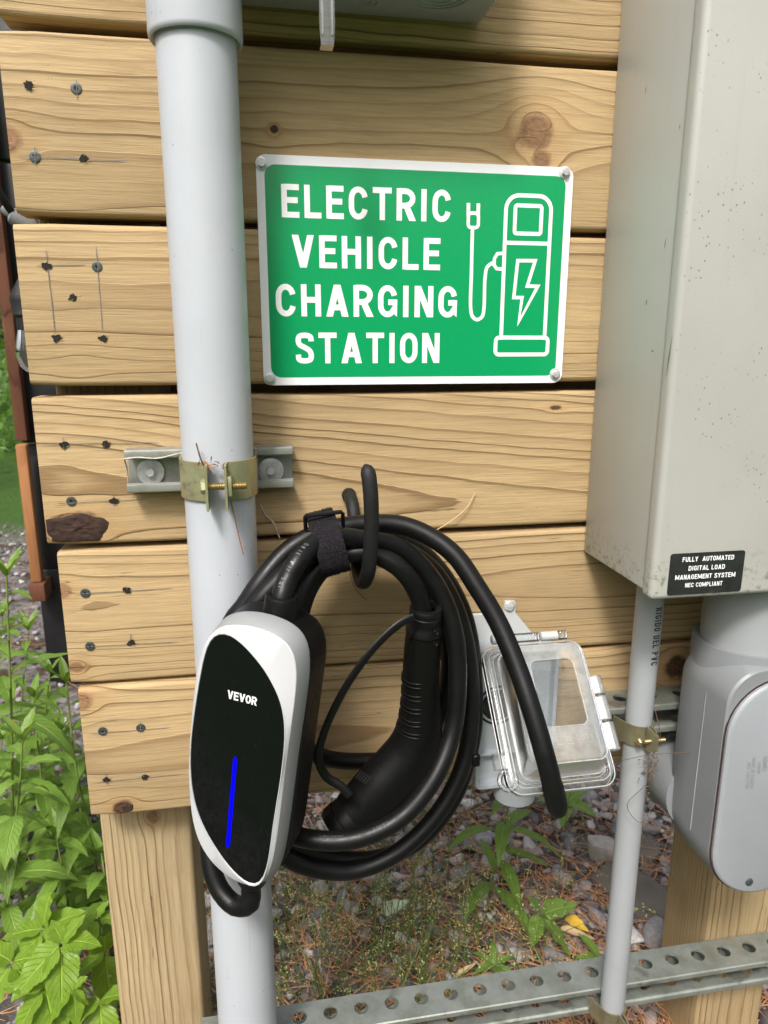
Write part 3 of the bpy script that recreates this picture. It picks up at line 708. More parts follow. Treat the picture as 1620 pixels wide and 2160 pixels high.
fl.text('FULLY  AUTOMATED', .0115, .0302, .0043, .17, .0495); fl.text('DIGITAL LOAD', .0180, .0220, .0043, .17, .0350)
fl.text('MANAGEMENT SYSTEM', .0060, .0142, .0043, .17, .0580); fl.text('NEC COMPLIANT', .0162, .0068, .0040, .16, .0360)
fl.build('lettering', 'white_print', sto)

jb = thing('junction_box', (.1, -.06, 1.217), 'grey plastic junction box whose underside shows ring knockouts above the top boards', 'junction box')
JX0, JX1, JZ, JY = -.012, .204, 1.217, -.088
mb = MB(); mb.box((JX0, JY, JZ), (JX1, -.002, 1.42), .003, 2); mb.build('body', 'pvc_box', jb, 40)
def knock(cx, cy, r0):
    mb = MB()
    for r in r0: mb.sweep([(cx + r * math.cos(2 * math.pi * k / 40), cy + r * math.sin(2 * math.pi * k / 40), JZ - .0003) for k in range(40)], .0007, seg=6, closed=True)
    mb.build('knockout_ring', 'pvc_box', jb, 60)
knock(.155, -.052, (.0145, .0205, .0255)); knock(.101, -.030, (.0035, .0085)); knock(.045, -.055, (.0145, .0205, .0255))
# clear hasp hanging in front of the box
hasp = thing('clear_hasp', (0.0604, -0.1000, 1.1690), 'clear plastic latch tongue hanging down at the top edge of the picture', 'latch')
a = Vector((0.0610, -0.1000, 1.2049)); c = Vector((0.0602, -0.1000, 1.1574)); L_ = a.z - c.z
def tongue(w, t, z1): 
    return [(c.x + w * .42, z1), (c.x + w * .5, z1 + .012), (c.x + w * .5, a.z), (c.x - w * .5, a.z), (c.x - w * .5, z1 + .012), (c.x - w * .42, z1)]
mb = MB(); lo = tongue(.0112, 0, c.z); mb.loft([[(p, -.103, q) for p, q in lo], [(p, -.092, q) for p, q in lo]]); mb.build('tongue', 'clear_rim', hasp, 40); 
mb = MB()
for dx in (-.0035, .0035): mb.box((c.x + dx - .0009, -.1045, c.z + .006), (c.x + dx + .0009, -.1032, a.z), .0003, 1)
mb.build('rib', 'clear_frosted', hasp, 40)

# ================================================================== CONDUITS
PX, PY, PR = -.0348, -.0600, .0300
pipe = thing('thick_conduit', (PX, PY, -.2), 'thick pale grey plastic conduit running from top to bottom left of the sign', 'conduit')
mb = MB(); mb.sweep([(PX, PY, z) for z in (-.25, 0, .3, .6, .9, 1.4)], PR, seg=56); mb.build('pipe', 'pvc', pipe, 60)
cz = (-0.0338, -0.0900, 1.1671)[2]
mb = MB(); mb.lathe([(PR + .0003, .002), (PR + .0032, 0), (PR + .0046, .0012), (PR + .0050, .004), (PR + .0052, .35)], (PX, PY, cz), (0, 0, 1), 56, cap=False); mb.build('coupling', 'pvc', pipe, 50)
TX, TY, TR = .3842, -.0555, .0137
thin = thing('thin_conduit', (TX, TY, -.2), 'thin grey conduit with printed letters rising into the cabinet', 'conduit')
mb = MB(); mb.sweep([(TX, TY, z) for z in (-.25, .2, .5, .76)], TR, seg=40); mb.build('pipe', 'pvc_thin', thin, 60)
# ink print wrapped on the thin pipe, reading downwards
def wrap_text(string, R0, cx, cy, ang, ztop, hgt, mat, name, parent, wgt=.13, wmul=.95, gap=.22):
    f = Flat((0, 0, 0), (1, 0, 0), (0, 1, 0), (0, 0, 1)); f.fine = hgt * .12; f.text(string, 0, 0, hgt, wgt, wmul=wmul, gap=gap)
    mb = MB(); vs = []
    for (a, b, l) in f.mb.v:   # a runs down the pipe, b across it
        th = ang + (b - hgt / 2) / R0
        rr = R0 + .00012 + l; vs.append((cx + rr * math.sin(th), cy - rr * math.cos(th), ztop - a))
    mb.add(vs, f.mb.f); o = mb.build(name, mat, parent); return o
wrap_text('RIGIDO DEL PVC', TR, TX, TY, R(14), .6905, .0082, 'ink', 'lettering', thin, wgt=.17, wmul=.85, gap=.16)

# conduit body (pull elbow) with its cover
lbx, lby = .4825, -.078
LB = thing('conduit_elbow', (lbx, lby, .40), 'large grey plastic conduit body with rounded screwed cover under the cabinet', 'conduit fitting')
mb = MB(); mb.sweep([(lbx, lby, z) for z in (.64, .70, .74)], .0450, seg=56); mb.build('pipe', 'pvc_thin', LB, 60)
mb = MB(); mb.lathe([(.0458, .655), (.0470, .6545), (.0515, .6555), (.0520, .650), (.0525, .600)], (lbx, lby, 0), (0, 0, 1), 56, cap=False); mb.build('hub', 'pvc_fitting', LB, 40)
def stadium(hw, zb, zt, rt, n=20):
    out = [(hw * math.cos(R(a)), zb + hw + hw * math.sin(R(a))) for a in np.linspace(180, 360, n)]
    out += [(hw - rt + rt * math.cos(R(a)), zt - rt + rt * math.sin(R(a))) for a in np.linspace(0, 90, n // 2)]
    out += [(-hw + rt + rt * math.cos(R(a)), zt - rt + rt * math.sin(R(a))) for a in np.linspace(90, 180, n // 2)]
    return out
HW = .0560
loops = []
for (dy, ins) in ((-.052, .010), (-.054, .004), (-.060, .0005), (-.085, 0), (-.12, -.0006), (-.1325, -.0002), (-.1345, .0018)):
    loops.append([(lbx + x, dy, z) for x, z in stadium(HW - ins, .4015 + ins, .648 - ins * .6, .034)])
mb = MB(); mb.loft(loops); o = mb.build('body', 'pvc_fitting', LB, 40); cap_fix(o)
mb = MB(); mb.sweep([(lbx - HW - .0003, -.1015, z) for z in (.455, .50, .56, .612)], .0006, seg=6); 
mb.build('mould_line', 'pvc_cover', LB, 60)
loops = []
for (dy, ins) in ((-.1340, .0012), (-.1375, .0009), (-.1392, .0022), (-.1400, .0045)):
    loops.append([(lbx + x, dy, z) for x, z in stadium(HW - ins, .4015 + ins, .6385 - ins, HW - ins - .001)])
mb = MB(); mb.loft(loops); o = mb.build('cover', 'pvc_cover', LB, 40); cap_fix(o); cover_o = o
loops = [[(lbx + x, dy, z) for x, z in stadium(HW + .0004, .4011, .6390, HW - .001)] for dy in (-.1342, -.1349)]
mb = MB(); mb.loft(loops); cap_fix(mb.build('gasket', 'bark', LB, 40))
sc = Vector((0.4708, -0.1400, 0.4178))
mb = MB(); mb.lathe([(.0042, 0), (.0040, .0012), (.0030, .0018), (.0012, .0019)], (sc.x, -.1398, sc.z), (0, -1, 0), 20); mb.build('screw', 'screw_grey', cover_o, 40)
def emboss(lines, O, u, w, n, mat, name, parent, lift=.0003):
    f = Flat(Vector(O) + Vector(n) * lift, u, w, n)
    for (s_, x, y, h) in lines: f.text(s_, x, y, h, .17, wmul=.95, gap=.2)
    return f.build(name, mat, parent)
eo = (0.4505, -0.1405, 0.5599)
emboss((('WET LOCATION', .004, .000, .0035), ('MADE IN CANADA', .0, .0048, .0035), ('LISTED', .006, .011, .0032), ('SERIES', .0, .0165, .0042)), (eo[0], -.1402, eo[2]), (.06, 0, -1), (1, 0, .06), (0, -1, 0), 'pvc_cover', 'lettering', cover_o)
# stub out of the body's back into the wall
mb = MB(); mb.lathe([(.0430, -.005), (.0430, .045), (.0470, .046), (.0470, .060), (.040, .061), (.040, .13)], (.4625, -.060, .468), (0, 1, -.05), 40); mb.build('rear_hub', 'pvc_fitting', LB, 40)

# ================================================================== STRUT CHANNELS
def strut_mesh(x0, x1, yb, yf, z0, z1, holes, t=.0024, hr=.0082, lip=.008, pitch=.0355, hx=.127, wedge=False):
    """C channel open to the front, holes through top, back and bottom webs"""
    mb = MB(); n = 24
    def plate(o, eu, ev, w, holexs, vmid, thick):
        # o origin, eu along x, ev across (length w), holes at u positions; both faces and hole walls
        o, eu, ev = Vector(o), Vector(eu), Vector(ev); nn = eu.cross(ev).normalized() * thick
        cuts = sorted(set([0.0, x1 - x0] + [q for h in holexs for q in (h - hr * 1.45, h + hr * 1.45)]))
        for sgn, off in ((1, Vector()), (-1, -nn)):
            k = 0
            for a, c in zip(cuts, cuts[1:]):
                hc = [h for h in holexs if a < h < c]
                if not hc:
                    vs = [o + eu * a + off, o + eu * c + off, o + eu * c + ev * w + off, o + eu * a + ev * w + off]; mb.add(vs, [(0, 1, 2, 3) if sgn > 0 else (3, 2, 1, 0)]); continue
                h = hc[0]; ring = [o + eu * (h + hr * math.cos(2 * math.pi * q / n)) + ev * (vmid + hr * math.sin(2 * math.pi * q / n)) + off for q in range(n)]
                outer = []
                for q in range(n):
                    cs, sn = math.cos(2 * math.pi * q / n), math.sin(2 * math.pi * q / n)
                    tx = ((c - h) / cs if cs > 0 else (a - h) / cs) if abs(cs) > 1e-6 else 1e9
                    ty = ((w - vmid) / sn if sn > 0 else -vmid / sn) if abs(sn) > 1e-6 else 1e9
                    tt = min(tx, ty); outer.append(o + eu * (h + cs * tt) + ev * (vmid + sn * tt) + off)
                corners = [(c - h, w - vmid), (a - h, w - vmid), (a - h, -vmid), (c - h, -vmid)]
                base = mb.add(ring + outer, [])
                for q in range(n):
                    q2 = (q + 1) % n; f = [base + q, base + n + q, base + n + q2, base + q2]
                    a0 = 2 * math.pi * q / n; a1 = 2 * math.pi * (q + 1) / n
                    mid = None
                    for (cu, cv) in corners:
                        ca = math.atan2(cv, cu) % (2 * math.pi)
                        if a0 + 1e-6 < ca < a1 - 1e-6: mid = (cu, cv)
                    if mid: mb.v.append(tuple(o + eu * (h + mid[0]) + ev * (vmid + mid[1]) + off)); f = [base + q, base + n + q, len(mb.v) - 1, base + n + q2, base + q2]
                    mb.f.append(tuple(f) if sgn > 0 else tuple(reversed(f)))
                if sgn > 0:
                    r2 = [p - nn for p in ring]; mb.add(ring + r2, [(q, (q + 1) % n, n + (q + 1) % n, n + q) for q in range(n)])
    hs = [h - x0 for h in holes if x0 + .012 < h < x1 - .012]
    d = yb - yf; hgt = z1 - z0
    plate((x0, yf, z1), (1, 0, 0), (0, 1, 0), d, hs, d * .55, t)                   # top
    plate((x0, yb, z0 + t), (1, 0, 0), (0, 0, 1), hgt - 2 * t, [h + pitch * 0 for h in hs], (hgt - 2 * t) / 2, -t) # back web (seen from the front)
    plate((x0, yf, z0), (1, 0, 0), (0, 1, 0), d, hs, d * .55, -t)                  # bottom
    for zz, sg in ((z1, -1), (z0, 1)):                                             # rolled lips
        pr = [(yf, zz), (yf - .0012, zz + sg * .0010), (yf - .0015, zz + sg * .0035), (yf - .0012, zz + sg * .0066), (yf + .001, zz + sg * lip), (yf + .0040, zz + sg * lip), (yf + .0048, zz + sg * (lip - .0012)), (yf + .0024, zz + sg * (lip - .0026)), (yf + .0016, zz + sg * .0030)]
        l0 = [(x0, a, b) for a, b in pr]; l1 = [(x1, a, b) for a, b in pr]
        mb.loft([l0, l1] if sg < 0 else [l1, l0])
    return mb
holes_l = [.127 + .0355 * k for k in range(-4, 16)]
o = strut_mesh(-.090, .66, .0, -.041, .1655, .2000, holes_l).build('strut_channel', 'galvanised', None, 30); cap_fix(o)
tag(o, 'long perforated galvanised strut channel low across the posts', 'strut channel')
o = strut_mesh(.352, .537, -.0035, -.041, .5330, .5670, [.262 + .0355 * k + .012 for k in range(9)], hr=.0075).build('strut_channel', 'galvanised', None, 30); cap_fix(o)
tag(o, 'galvanised strut channel behind the clear outlet cover and conduit body', 'strut channel')

ss = thing('short_strut', (-.044, -.01, .834), 'short galvanised strut piece bolted to the boards behind the thick conduit', 'strut channel')
SX0, SX1, SZ0, SZ1, SYF = -.1185, .0305, .8150, .8535, -.0205
o = strut_mesh(SX0, SX1, -.0012, SYF, SZ0, SZ1, []).build('channel', 'galvanised_clean', ss, 30); cap_fix(o)
for p in ((-0.0990, -0.0060, 0.8313), (0.0102, -0.0060, 0.8294)):
    mb = MB(); mb.lathe([(.0122, 0), (.0122, .0014), (.0118, .0016), (.0045, .0016)], (p[0], -.0055, p[2]), (0, -1, 0), 32); w = mb.build('washer', 'bolt_zinc', ss, 40)
    mb = MB(); mb.lathe([(.0056, 0), (.0056, .0008)], (p[0], -.0071, p[2]), (0, -1, 0), 24); hexhead(mb, (p[0], -.0078, p[2]), (0, -1, 0), .0045, .0036, (1, 0, .4)); mb.build('bolt', 'bolt_zinc', w, 30)

def thread(mb, a, b, r):
    a, b = Vector(a), Vector(b); n = max(8, int((b - a).length / .00065)); pts = [a + (b - a) * (k / n) for k in range(n + 1)]
    mb.sweep(pts, [r if k % 2 else r * .82 for k in range(n + 1)], seg=14)
# clamp on the thick conduit: two bent straps with ears, bolt and nut
cl = thing('pipe_clamp', (PX, PY, .82), 'yellowish zinc pipe clamp bolted around the thick conduit on the short strut', 'pipe clamp')
CZ0_, CZ1_ = .8200, .8522
def strap(sgn, a0, a1, ear):
    mb = MB(); th = .0019; inner = []; outer = []
    for k in range(25):
        a = R(a0 + (a1 - a0) * k / 24); inner.append((PX + sgn * (PR + .0006) * math.sin(a), PY - (PR + .0006) * math.cos(a))); outer.append((PX + sgn * (PR + .0006 + th) * math.sin(a), PY - (PR + .0006 + th) * math.cos(a)))
    ex = PX + sgn * .0066
    inner = [(ex, PY - PR - .020), (ex, PY - PR - .0035)] + inner; outer = [(ex + sgn * th, PY - PR - .020), (ex + sgn * th, PY - PR - .0035)] + outer
    inner.append((inner[-1][0] + sgn * .001, -.008)); outer.append((outer[-1][0] + sgn * .001, -.008))
    loop = inner + outer[::-1]
    zl = lambda i, z: z
    mb.loft([[(x, y, CZ0_ - (.0045 if k in (0, 1, len(loop) - 1, len(loop) - 2) else 0)) for k, (x, y) in enumerate(loop)], [(x, y, CZ1_ + (.0 if k in (0, 1) else 0)) for k, (x, y) in enumerate(loop)]])
    o = mb.build('strap_half', 'chromate', cl, 35); cap_fix(o); return o
strap(-1, 16, 96, -1); strap(1, 16, 96, 1)
bz = .8345; by = PY - PR - .0125
mb = MB(); thread(mb, (PX - .010, by, bz), (PX + .0240, by, bz), .0032); mb.build('bolt', 'brass_zinc', cl, 60)
mb = MB(); hexhead(mb, (PX - .0078, by, bz), (-1, 0, 0), .0062, .0048, (0, .3, 1)); mb.build('bolt_head', 'chromate', cl, 30)
mb = MB(); mb.box((PX + .0078, by - .0055, bz - .0075), (PX + .0122, by + .0055, bz + .0085), .0008, 2); mb.build('nut', 'chromate', cl, 35)

def small_clamp(z, label, tilt=0.0, slot=False):
    t = thing('conduit_clamp', (TX, TY, z), label, 'pipe clamp', 'clamps on the thin conduit')
    for sgn in (-1, 1):
        mb = MB(); th = .0016; inner = []; outer = []
        for k in range(17):
            a = R(20 + 74 * k / 16); inner.append((sgn * (TR + .0004) * math.sin(a), -(TR + .0004) * math.cos(a))); outer.append((sgn * (TR + .0004 + th) * math.sin(a), -(TR + .0004 + th) * math.cos(a)))
        ex = sgn * .0050
        inner = [(ex, -TR - .0155), (ex, -TR - .008), (ex, -TR - .002)] + inner + [(sgn * (TR + .0012), .020)]; outer = [(ex + sgn * th, -TR - .0155), (ex + sgn * th, -TR - .008), (ex + sgn * th, -TR - .002)] + outer + [(sgn * (TR + .0012) + sgn * th, .020)]
        loop = inner + outer[::-1]; m = len(loop)
        def hz(k): 
            kk = min(k, m - 1 - k); return (.0085, .0125, .0130)[kk] if kk < 3 else .0115
        q = Matrix.Rotation(R(20) * (1 if sgn < 0 else .0), 3, 'Z')
        P3 = [q @ Vector((x, y, 0)) for x, y in loop]
        mb.loft([[(TX + p.x, TY + p.y, z - hz(k)) for k, p in enumerate(P3)], [(TX + p.x, TY + p.y, z + hz(k)) for k, p in enumerate(P3)]])
        o = mb.build('strap_half', 'chromate_dull', t, 35); cap_fix(o)
    mb = MB(); thread(mb, (TX - .006, TY - TR - .009, z), (TX + .018, TY - TR - .009, z), .0022); mb.build('bolt', 'brass_zinc', t, 60)
    mb = MB(); hexhead(mb, (TX - .0095, TY - TR - .0075, z), (-1, -.4, 0), .0040, .0030); mb.build('bolt_head', 'brass_zinc', t, 30)
galv('chromate_dull', (.27, .255, .16), (.19, .165, .09), .45)
small_clamp(.5480, 'dull brass-coloured clamp holding the thin conduit beside the clear outlet cover')
small_clamp(.1790, 'dull brass-coloured clamp holding the thin conduit on the low strut')

# ================================================================== THE SIGN
SIGX0, SIGX1, SIGZ0, SIGZ1, SY = .0068, .2984, .9087, 1.1055, -.0032
sign = thing('charging_sign', ((SIGX0 + SIGX1) / 2, SY, SIGZ0), 'green metal electric vehicle charging station sign with white border', 'sign')
scx, scz, sw, sh = (SIGX0 + SIGX1) / 2, (SIGZ0 + SIGZ1) / 2, SIGX1 - SIGX0, SIGZ1 - SIGZ0
lp = rrect(sw, sh, .0085, 8, scx, scz)
mb = MB(); mb.loft([[(a, -.0006, c) for a, c in lp], [(a, SY, c) for a, c in lp]]); o = mb.build('panel', 'sign_white', sign); cap_fix(o)
lp = rrect(sw - .0142, sh - .0148, .0095, 10, scx, scz - .0004)
mb = MB(); mb.add([(a, SY - .00012, c) for a, c in lp], [tuple(range(len(lp)))]); field = mb.build('green_field', 'sign_green', sign); cap_fix(field)
def flat_sign(): return Flat((0, SY - .00025, 0), (1, 0, 0), (0, 0, 1), (0, -1, 0))
for s_, l, r, t_, b_ in (('ELECTRIC', (0.0277, -0.0032, 1.0679), (0.1814, -0.0032, 1.0697), (0.1017, -0.0032, 1.0822), (0.1015, -0.0032, 1.0549)), ('VEHICLE', (0.0359, -0.0032, 1.0263), (0.1721, -0.0032, 1.0276), (0.1015, -0.0032, 1.0406), (0.1013, -0.0032, 1.0129)),
                         ('CHARGING', (0.0200, -0.0032, 0.9840), (0.1893, -0.0032, 0.9857), (0.1032, -0.0032, 0.9986), (0.1031, -0.0032, 0.9705)), ('STATION', (0.0367, -0.0032, 0.9426), (0.1732, -0.0032, 0.9425), (0.1030, -0.0032, 0.9561), (0.1029, -0.0032, 0.9284))):
    f = flat_sign(); f.text(s_, l[0], b_[2], t_[2] - b_[2], .166, r[0] - l[0], gap=.14); f.build('lettering', 'white_print', field)
def S2(p): return (p[0], p[2])
f = flat_sign(); tw = .0032
def rr_line(x0, z0, x1, z1, r, t, f=f):
    pts = rrect(x1 - x0, z1 - z0, r, 6, (x0 + x1) / 2, (z0 + z1) / 2); f.line(pts + [pts[0]], t)
# charger outline
cxl, cxr, czt, czb, czm = (0.2356, -0.0032, 1.0110)[0], (0.2793, -0.0032, 1.0117)[0], (0.2553, -0.0032, 1.0800)[2], (0.2580, -0.0032, 0.9501)[2], (0.2568, -0.0032, 1.0384)[2]
cxl = .5 * ((0.2348, -0.0032, 1.0485)[0] + (0.2332, -0.0032, 0.9628)[0]); cxr = .5 * ((0.2792, -0.0032, 1.0496)[0] + (0.2771, -0.0032, 0.9630)[0])
rr_ = .0125
f.line([(cxl, czb), (cxl, czt - rr_)] + [(cxl + rr_ + rr_ * math.cos(R(a)), czt - rr_ + rr_ * math.sin(R(a))) for a in range(180, 89, -15)] + [(cxr - rr_ + rr_ * math.cos(R(a)), czt - rr_ + rr_ * math.sin(R(a))) for a in range(90, -1, -15)] + [(cxr, czb)], tw * 1.12)
f.line([(cxl, czm), (cxr, czm)], tw * 1.1)
p0, p1 = (0.2431, -0.0032, 1.0468), (0.2688, -0.0032, 1.0713); rr_line(p0[0], p0[2], p1[0], p1[2], .002, tw * 1.1)
p0, p1 = (0.2287, -0.0032, 0.9361), (0.2817, -0.0032, 0.9521); rr_line(p0[0], p0[2], p1[0], p1[2], .0035, tw * 1.15)
bolt = [S2((0.2475, -0.0032, 1.0226)), S2((0.2649, -0.0032, 1.0229)), S2((0.2581, -0.0032, 0.9999)), S2((0.2687, -0.0032, 0.9997)), S2((0.2512, -0.0032, 0.9668)), S2((0.2535, -0.0032, 0.9892)), S2((0.2451, -0.0032, 0.9892))]
f.line(bolt + [bolt[0]], tw)
# hose and plug
hose = [S2((0.2023, -0.0032, 1.0495)), S2((0.2025, -0.0032, 1.0105)), S2((0.2029, -0.0032, 0.9782)), S2((0.2048, -0.0032, 0.9714)), S2((0.2092, -0.0032, 0.9685)), S2((0.2144, -0.0032, 0.9715)), S2((0.2158, -0.0032, 0.9783)), S2((0.2160, -0.0032, 1.0069)), S2((0.2177, -0.0032, 1.0164)), S2((0.2230, -0.0032, 1.0204))]
f.line([(p.x, p.y) for p in smoothpath([(a, b, 0) for a, b in hose], .002)], tw)
f.line([S2((0.2323, -0.0032, 1.0289)), S2((0.2272, -0.0032, 1.0284)), S2((0.2245, -0.0032, 1.0240)), S2((0.2243, -0.0032, 1.0184)), S2((0.2271, -0.0032, 1.0151)), S2((0.2323, -0.0032, 1.0148))], tw * .95)
p0, p1 = (0.1981, -0.0032, 1.0508), (0.2078, -0.0032, 1.0633); rr_line(p0[0], p0[2], p1[0], p1[2], .003, tw * .95)
f.line([S2((0.1978, -0.0032, 1.0719)), S2((0.1980, -0.0032, 1.0603))], tw * 1.05); f.line([S2((0.2073, -0.0032, 1.0718)), S2((0.2074, -0.0032, 1.0606))], tw * 1.05)
f.build('pictogram', 'white_print', field)
for p in ((0.0119, -0.0030, 1.0979), (0.2896, -0.0030, 1.1011), (0.0123, -0.0030, 0.9146), (0.2909, -0.0030, 0.9171)):
    mb = MB(); mb.lathe([(.0056, 0), (.0054, .0010), (.0040, .0014)], (p[0], SY, p[2]), (0, -1, 0), 28); w = mb.build('screw', 'bolt_zinc', sign, 40)
    mb = MB(); hexhead(mb, (p[0], SY - .0013, p[2]), (0, -1, 0), .0036, .0030, (1, 0, random.uniform(-1, 1))); mb.box((p[0] - .0028, SY - .0046, p[2] - .0004), (p[0] + .0028, SY - .0042, p[2] + .0004)); mb.build('hex_head', 'bolt_zinc', w, 30)

# ================================================================== HOOK
hk = thing('utility_hook', (.085, -.02, .8), 'black rubber-coated hook in the board wall holding up the cable coil', 'hook')
hp = [(.0850, .012, .8020), (.0852, -.010, .8015), (.0856, -.024, .7970), (.0862, -.031, .786), (.0866, -.033, .775), (.0866, -.036, .757), (.0866, -.045, .7440), (.0862, -.062, .7385), (.0858, -.086, .7405),
      (.0860, -.1060, .7500), (.0868, -.1180, .7640), (.0874, -.1240, .785), (.0876, -.1275, .808), (.0868, -.1290, .830), (.0852, -.1265, .8465), (.0838, -.1215, .8515)]
pth = smoothpath(hp, .004); n = len(pth)
mb = MB(); mb.sweep(pth, [.0062 * (1 if k < n - 2 else (.8 if k == n - 2 else .35)) for k in range(n)], seg=20); mb.build('hook_rod', 'hook_coat', hk, 80)
mb = MB(); mb.lathe([(.0064, 0), (.0072, .001), (.0070, .006), (.0064, .008)], (.0850, -.0005, .8020), (0, -1, -.05), 24); mb.build('collar', 'hook_coat', hk, 60)

# ================================================================== CHARGER: control box, cable, connector
ev = thing('portable_charger', (.06, -.12, .52), 'black and white electric car charger with coiled black cable and blue light bar', 'car charger')
CO = Vector((-0.0205, -0.1800, 0.6355)); CU = Vector((.9057, -.4033, -.1305)); CW = Vector((.1192, -.0531, .9914)); CN = Vector((-.4067, -.9135, 0)); KS = .971e-3
def LC(u, w, t): return CO + CU * (u * KS) + CW * (w * KS) + CN * (t * KS)
glass = [(-24.9, 103.2), (-16.1, 101.7), (-7.9, 96.6), (2.1, 88.7), (10.6, 80.5), (18.6, 69.7), (25.1, 58.5), (29.7, 43.3), (31.6, 28.9), (32.1, 10.5), (31.7, -10.3), (30.6, -31.6), (29.6, -55.2), (29.2, -75.3), (28.4, -92.4), (27.0, -104.0), (24.2, -111.6), (19.5, -115.0), (13.0, -114.6), (2.5, -108.9), (-8.6, -99.4), (-19.9, -86.2), (-29.4, -72.6), (-36.4, -58.2), (-41.4, -41.5), (-44.5, -20.8), (-45.4, -1.8), (-44.9, 19.3), (-43.2, 43.5), (-41.3, 64.0), (-39.2, 80.8), (-37.0, 92.5), (-32.8, 99.6)]
outer = [(-48.2, 0), (-47.5, 40), (-44.8, 75), (-41, 95), (-34.5, 105.5), (-18, 112), (-3, 114), (12, 112.5), (26, 108.6), (32.2, 104.5), (35.4, 98), (36.5, 85), (36, 50), (34.6, 10), (34.0, -40), (32.8, -80), (31.0, -105), (27.0, -115.0), (18.5, -120.3), (8, -120.8), (-7, -117), (-23, -107), (-36, -89), (-44, -58), (-47.6, -25)]
def star(loop, c, n=96):
    P = [(p.x, p.y) for p in smoothpath([(a, b, 0) for a, b in loop], 2.0, True)]; out = []
    for k in range(n):
        th = 2 * math.pi * k / n; d = (math.cos(th), math.sin(th)); best = None
        for i in range(len(P)):
            a = (P[i][0] - c[0], P[i][1] - c[1]); b = (P[(i + 1) % len(P)][0] - c[0], P[(i + 1) % len(P)][1] - c[1])
            den = d[0] * (b[1] - a[1]) - d[1] * (b[0] - a[0])
            if abs(den) < 1e-9: continue
            t = (a[0] * (b[1] - a[1]) - a[1] * (b[0] - a[0])) / den; s = (a[0] * d[1] - a[1] * d[0]) / den
            if t > 0 and -1e-6 <= s <= 1 + 1e-6: best = t if best is None else max(best, t)
        out.append((c[0] + d[0] * best, c[1] + d[1] * best))
    return out
def relax(l, k):
    for _ in range(k): l = [((l[i - 1][0] + 2 * l[i][0] + l[(i + 1) % len(l)][0]) / 4, (l[i - 1][1] + 2 * l[i][1] + l[(i + 1) % len(l)][1]) / 4) for i in range(len(l))]
    return l
cc = (-5.0, -4.0); gl = relax(star(glass, cc, 144), 3); ol = relax(star(outer, cc, 144), 8)
def sc_(l, k, dx=0, dy=0): return [(cc[0] + (a - cc[0]) * k + dx, cc[1] + (b - cc[1]) * k + dy) for a, b in l]
def lerp(l, m, f): return [(a[0] + (b[0] - a[0]) * f, a[1] + (b[1] - a[1]) * f) for a, b in zip(l, m)]
def lift(l, t): return [LC(a, b, t) for a, b in l]
back = rrect(90, 226, 24, 10, -.5, -4); bl = star(back, cc, 144)
black_l = lerp(bl, sc_(ol, 1.03, 2.6), .55)
mb = MB(); mb.loft([lift(sc_(black_l, .93), -58), lift(sc_(black_l, .985), -56), lift(black_l, -51), lift(black_l, -16.5)]); o = mb.build('control_box', 'black_plastic', ev, 35); cap_fix(o); ctrl = o
tag(ctrl, 'flat black control box with leaf-shaped glass front in a white bezel')
mb = MB(); mb.loft([lift(sc_(ol, 1.05, 3.0), -17), lift(sc_(ol, 1.055, 2.8), -15), lift(sc_(ol, 1.012, .4), -3.0), lift(sc_(ol, 1.003), -1.6)], False, False); o = mb.build('side_band', 'silver_plastic', ctrl, 40)
rim = sc_(gl, 1.026)
mb = MB(); mb.loft([lift(sc_(ol, 1.002), -1.5), lift(sc_(ol, .992), -.9), lift(lerp(sc_(ol, .99), rim, .93), 1.0), lift(rim, 1.6), lift(sc_(gl, 1.012), 1.7), lift(sc_(gl, 1.006), .9)], False, False); mb.build('bezel', 'white_plastic', ctrl, 24)
mb = MB(); mb.loft([lift(sc_(gl, 1.008), .3), lift(sc_(gl, 1.004), 1.15), lift(sc_(gl, .985), 1.35)]); o = mb.build('glass_front', 'black_glass', ctrl, 40); cap_fix(o); gfront = o
f = Flat(LC(0, 0, 1.5), CU * KS, CW * KS, CN * KS)
f.poly([(-8.6, -84), (-6.9, -86.4), (-5.2, -84), (-5.2, -1.5), (-6.9, 1), (-8.6, -1.5)]); f.build('light_bar', 'led', gfront)
f = Flat(LC(0, 0, 1.52), CU * KS, CW * KS, CN); f.text('VEVOR', -17.8, 50.0, 7.2, .195, 24.6, wmul=1.2, gap=.09)
f.mb.v = [tuple(Vector(v)) for v in f.mb.v]; f.build('lettering', 'logo_print', gfront)
def LCdir(du, dw, dt): return CU * du + CW * dw + CN * dt
mb = MB(); mb.lathe([(.0165, 0), (.0142, .004), (.0135, .008), (.0130, .0225), (.0122, .0245), (.0092, .0250), (.0088, .018)], LC(6, 104, -34), CW, 36, cap=False); mb.build('strain_relief', 'black_plastic', ctrl, 40)
mb = MB(); mb.lathe([(.0145, 0), (.0132, .008), (.0125, .028), (.0110, .0305), (.0085, .031), (.0082, .020)], LC(5, -113, -31), -CW, 36, cap=False); mb.build('strain_relief', 'black_plastic', ctrl, 40)

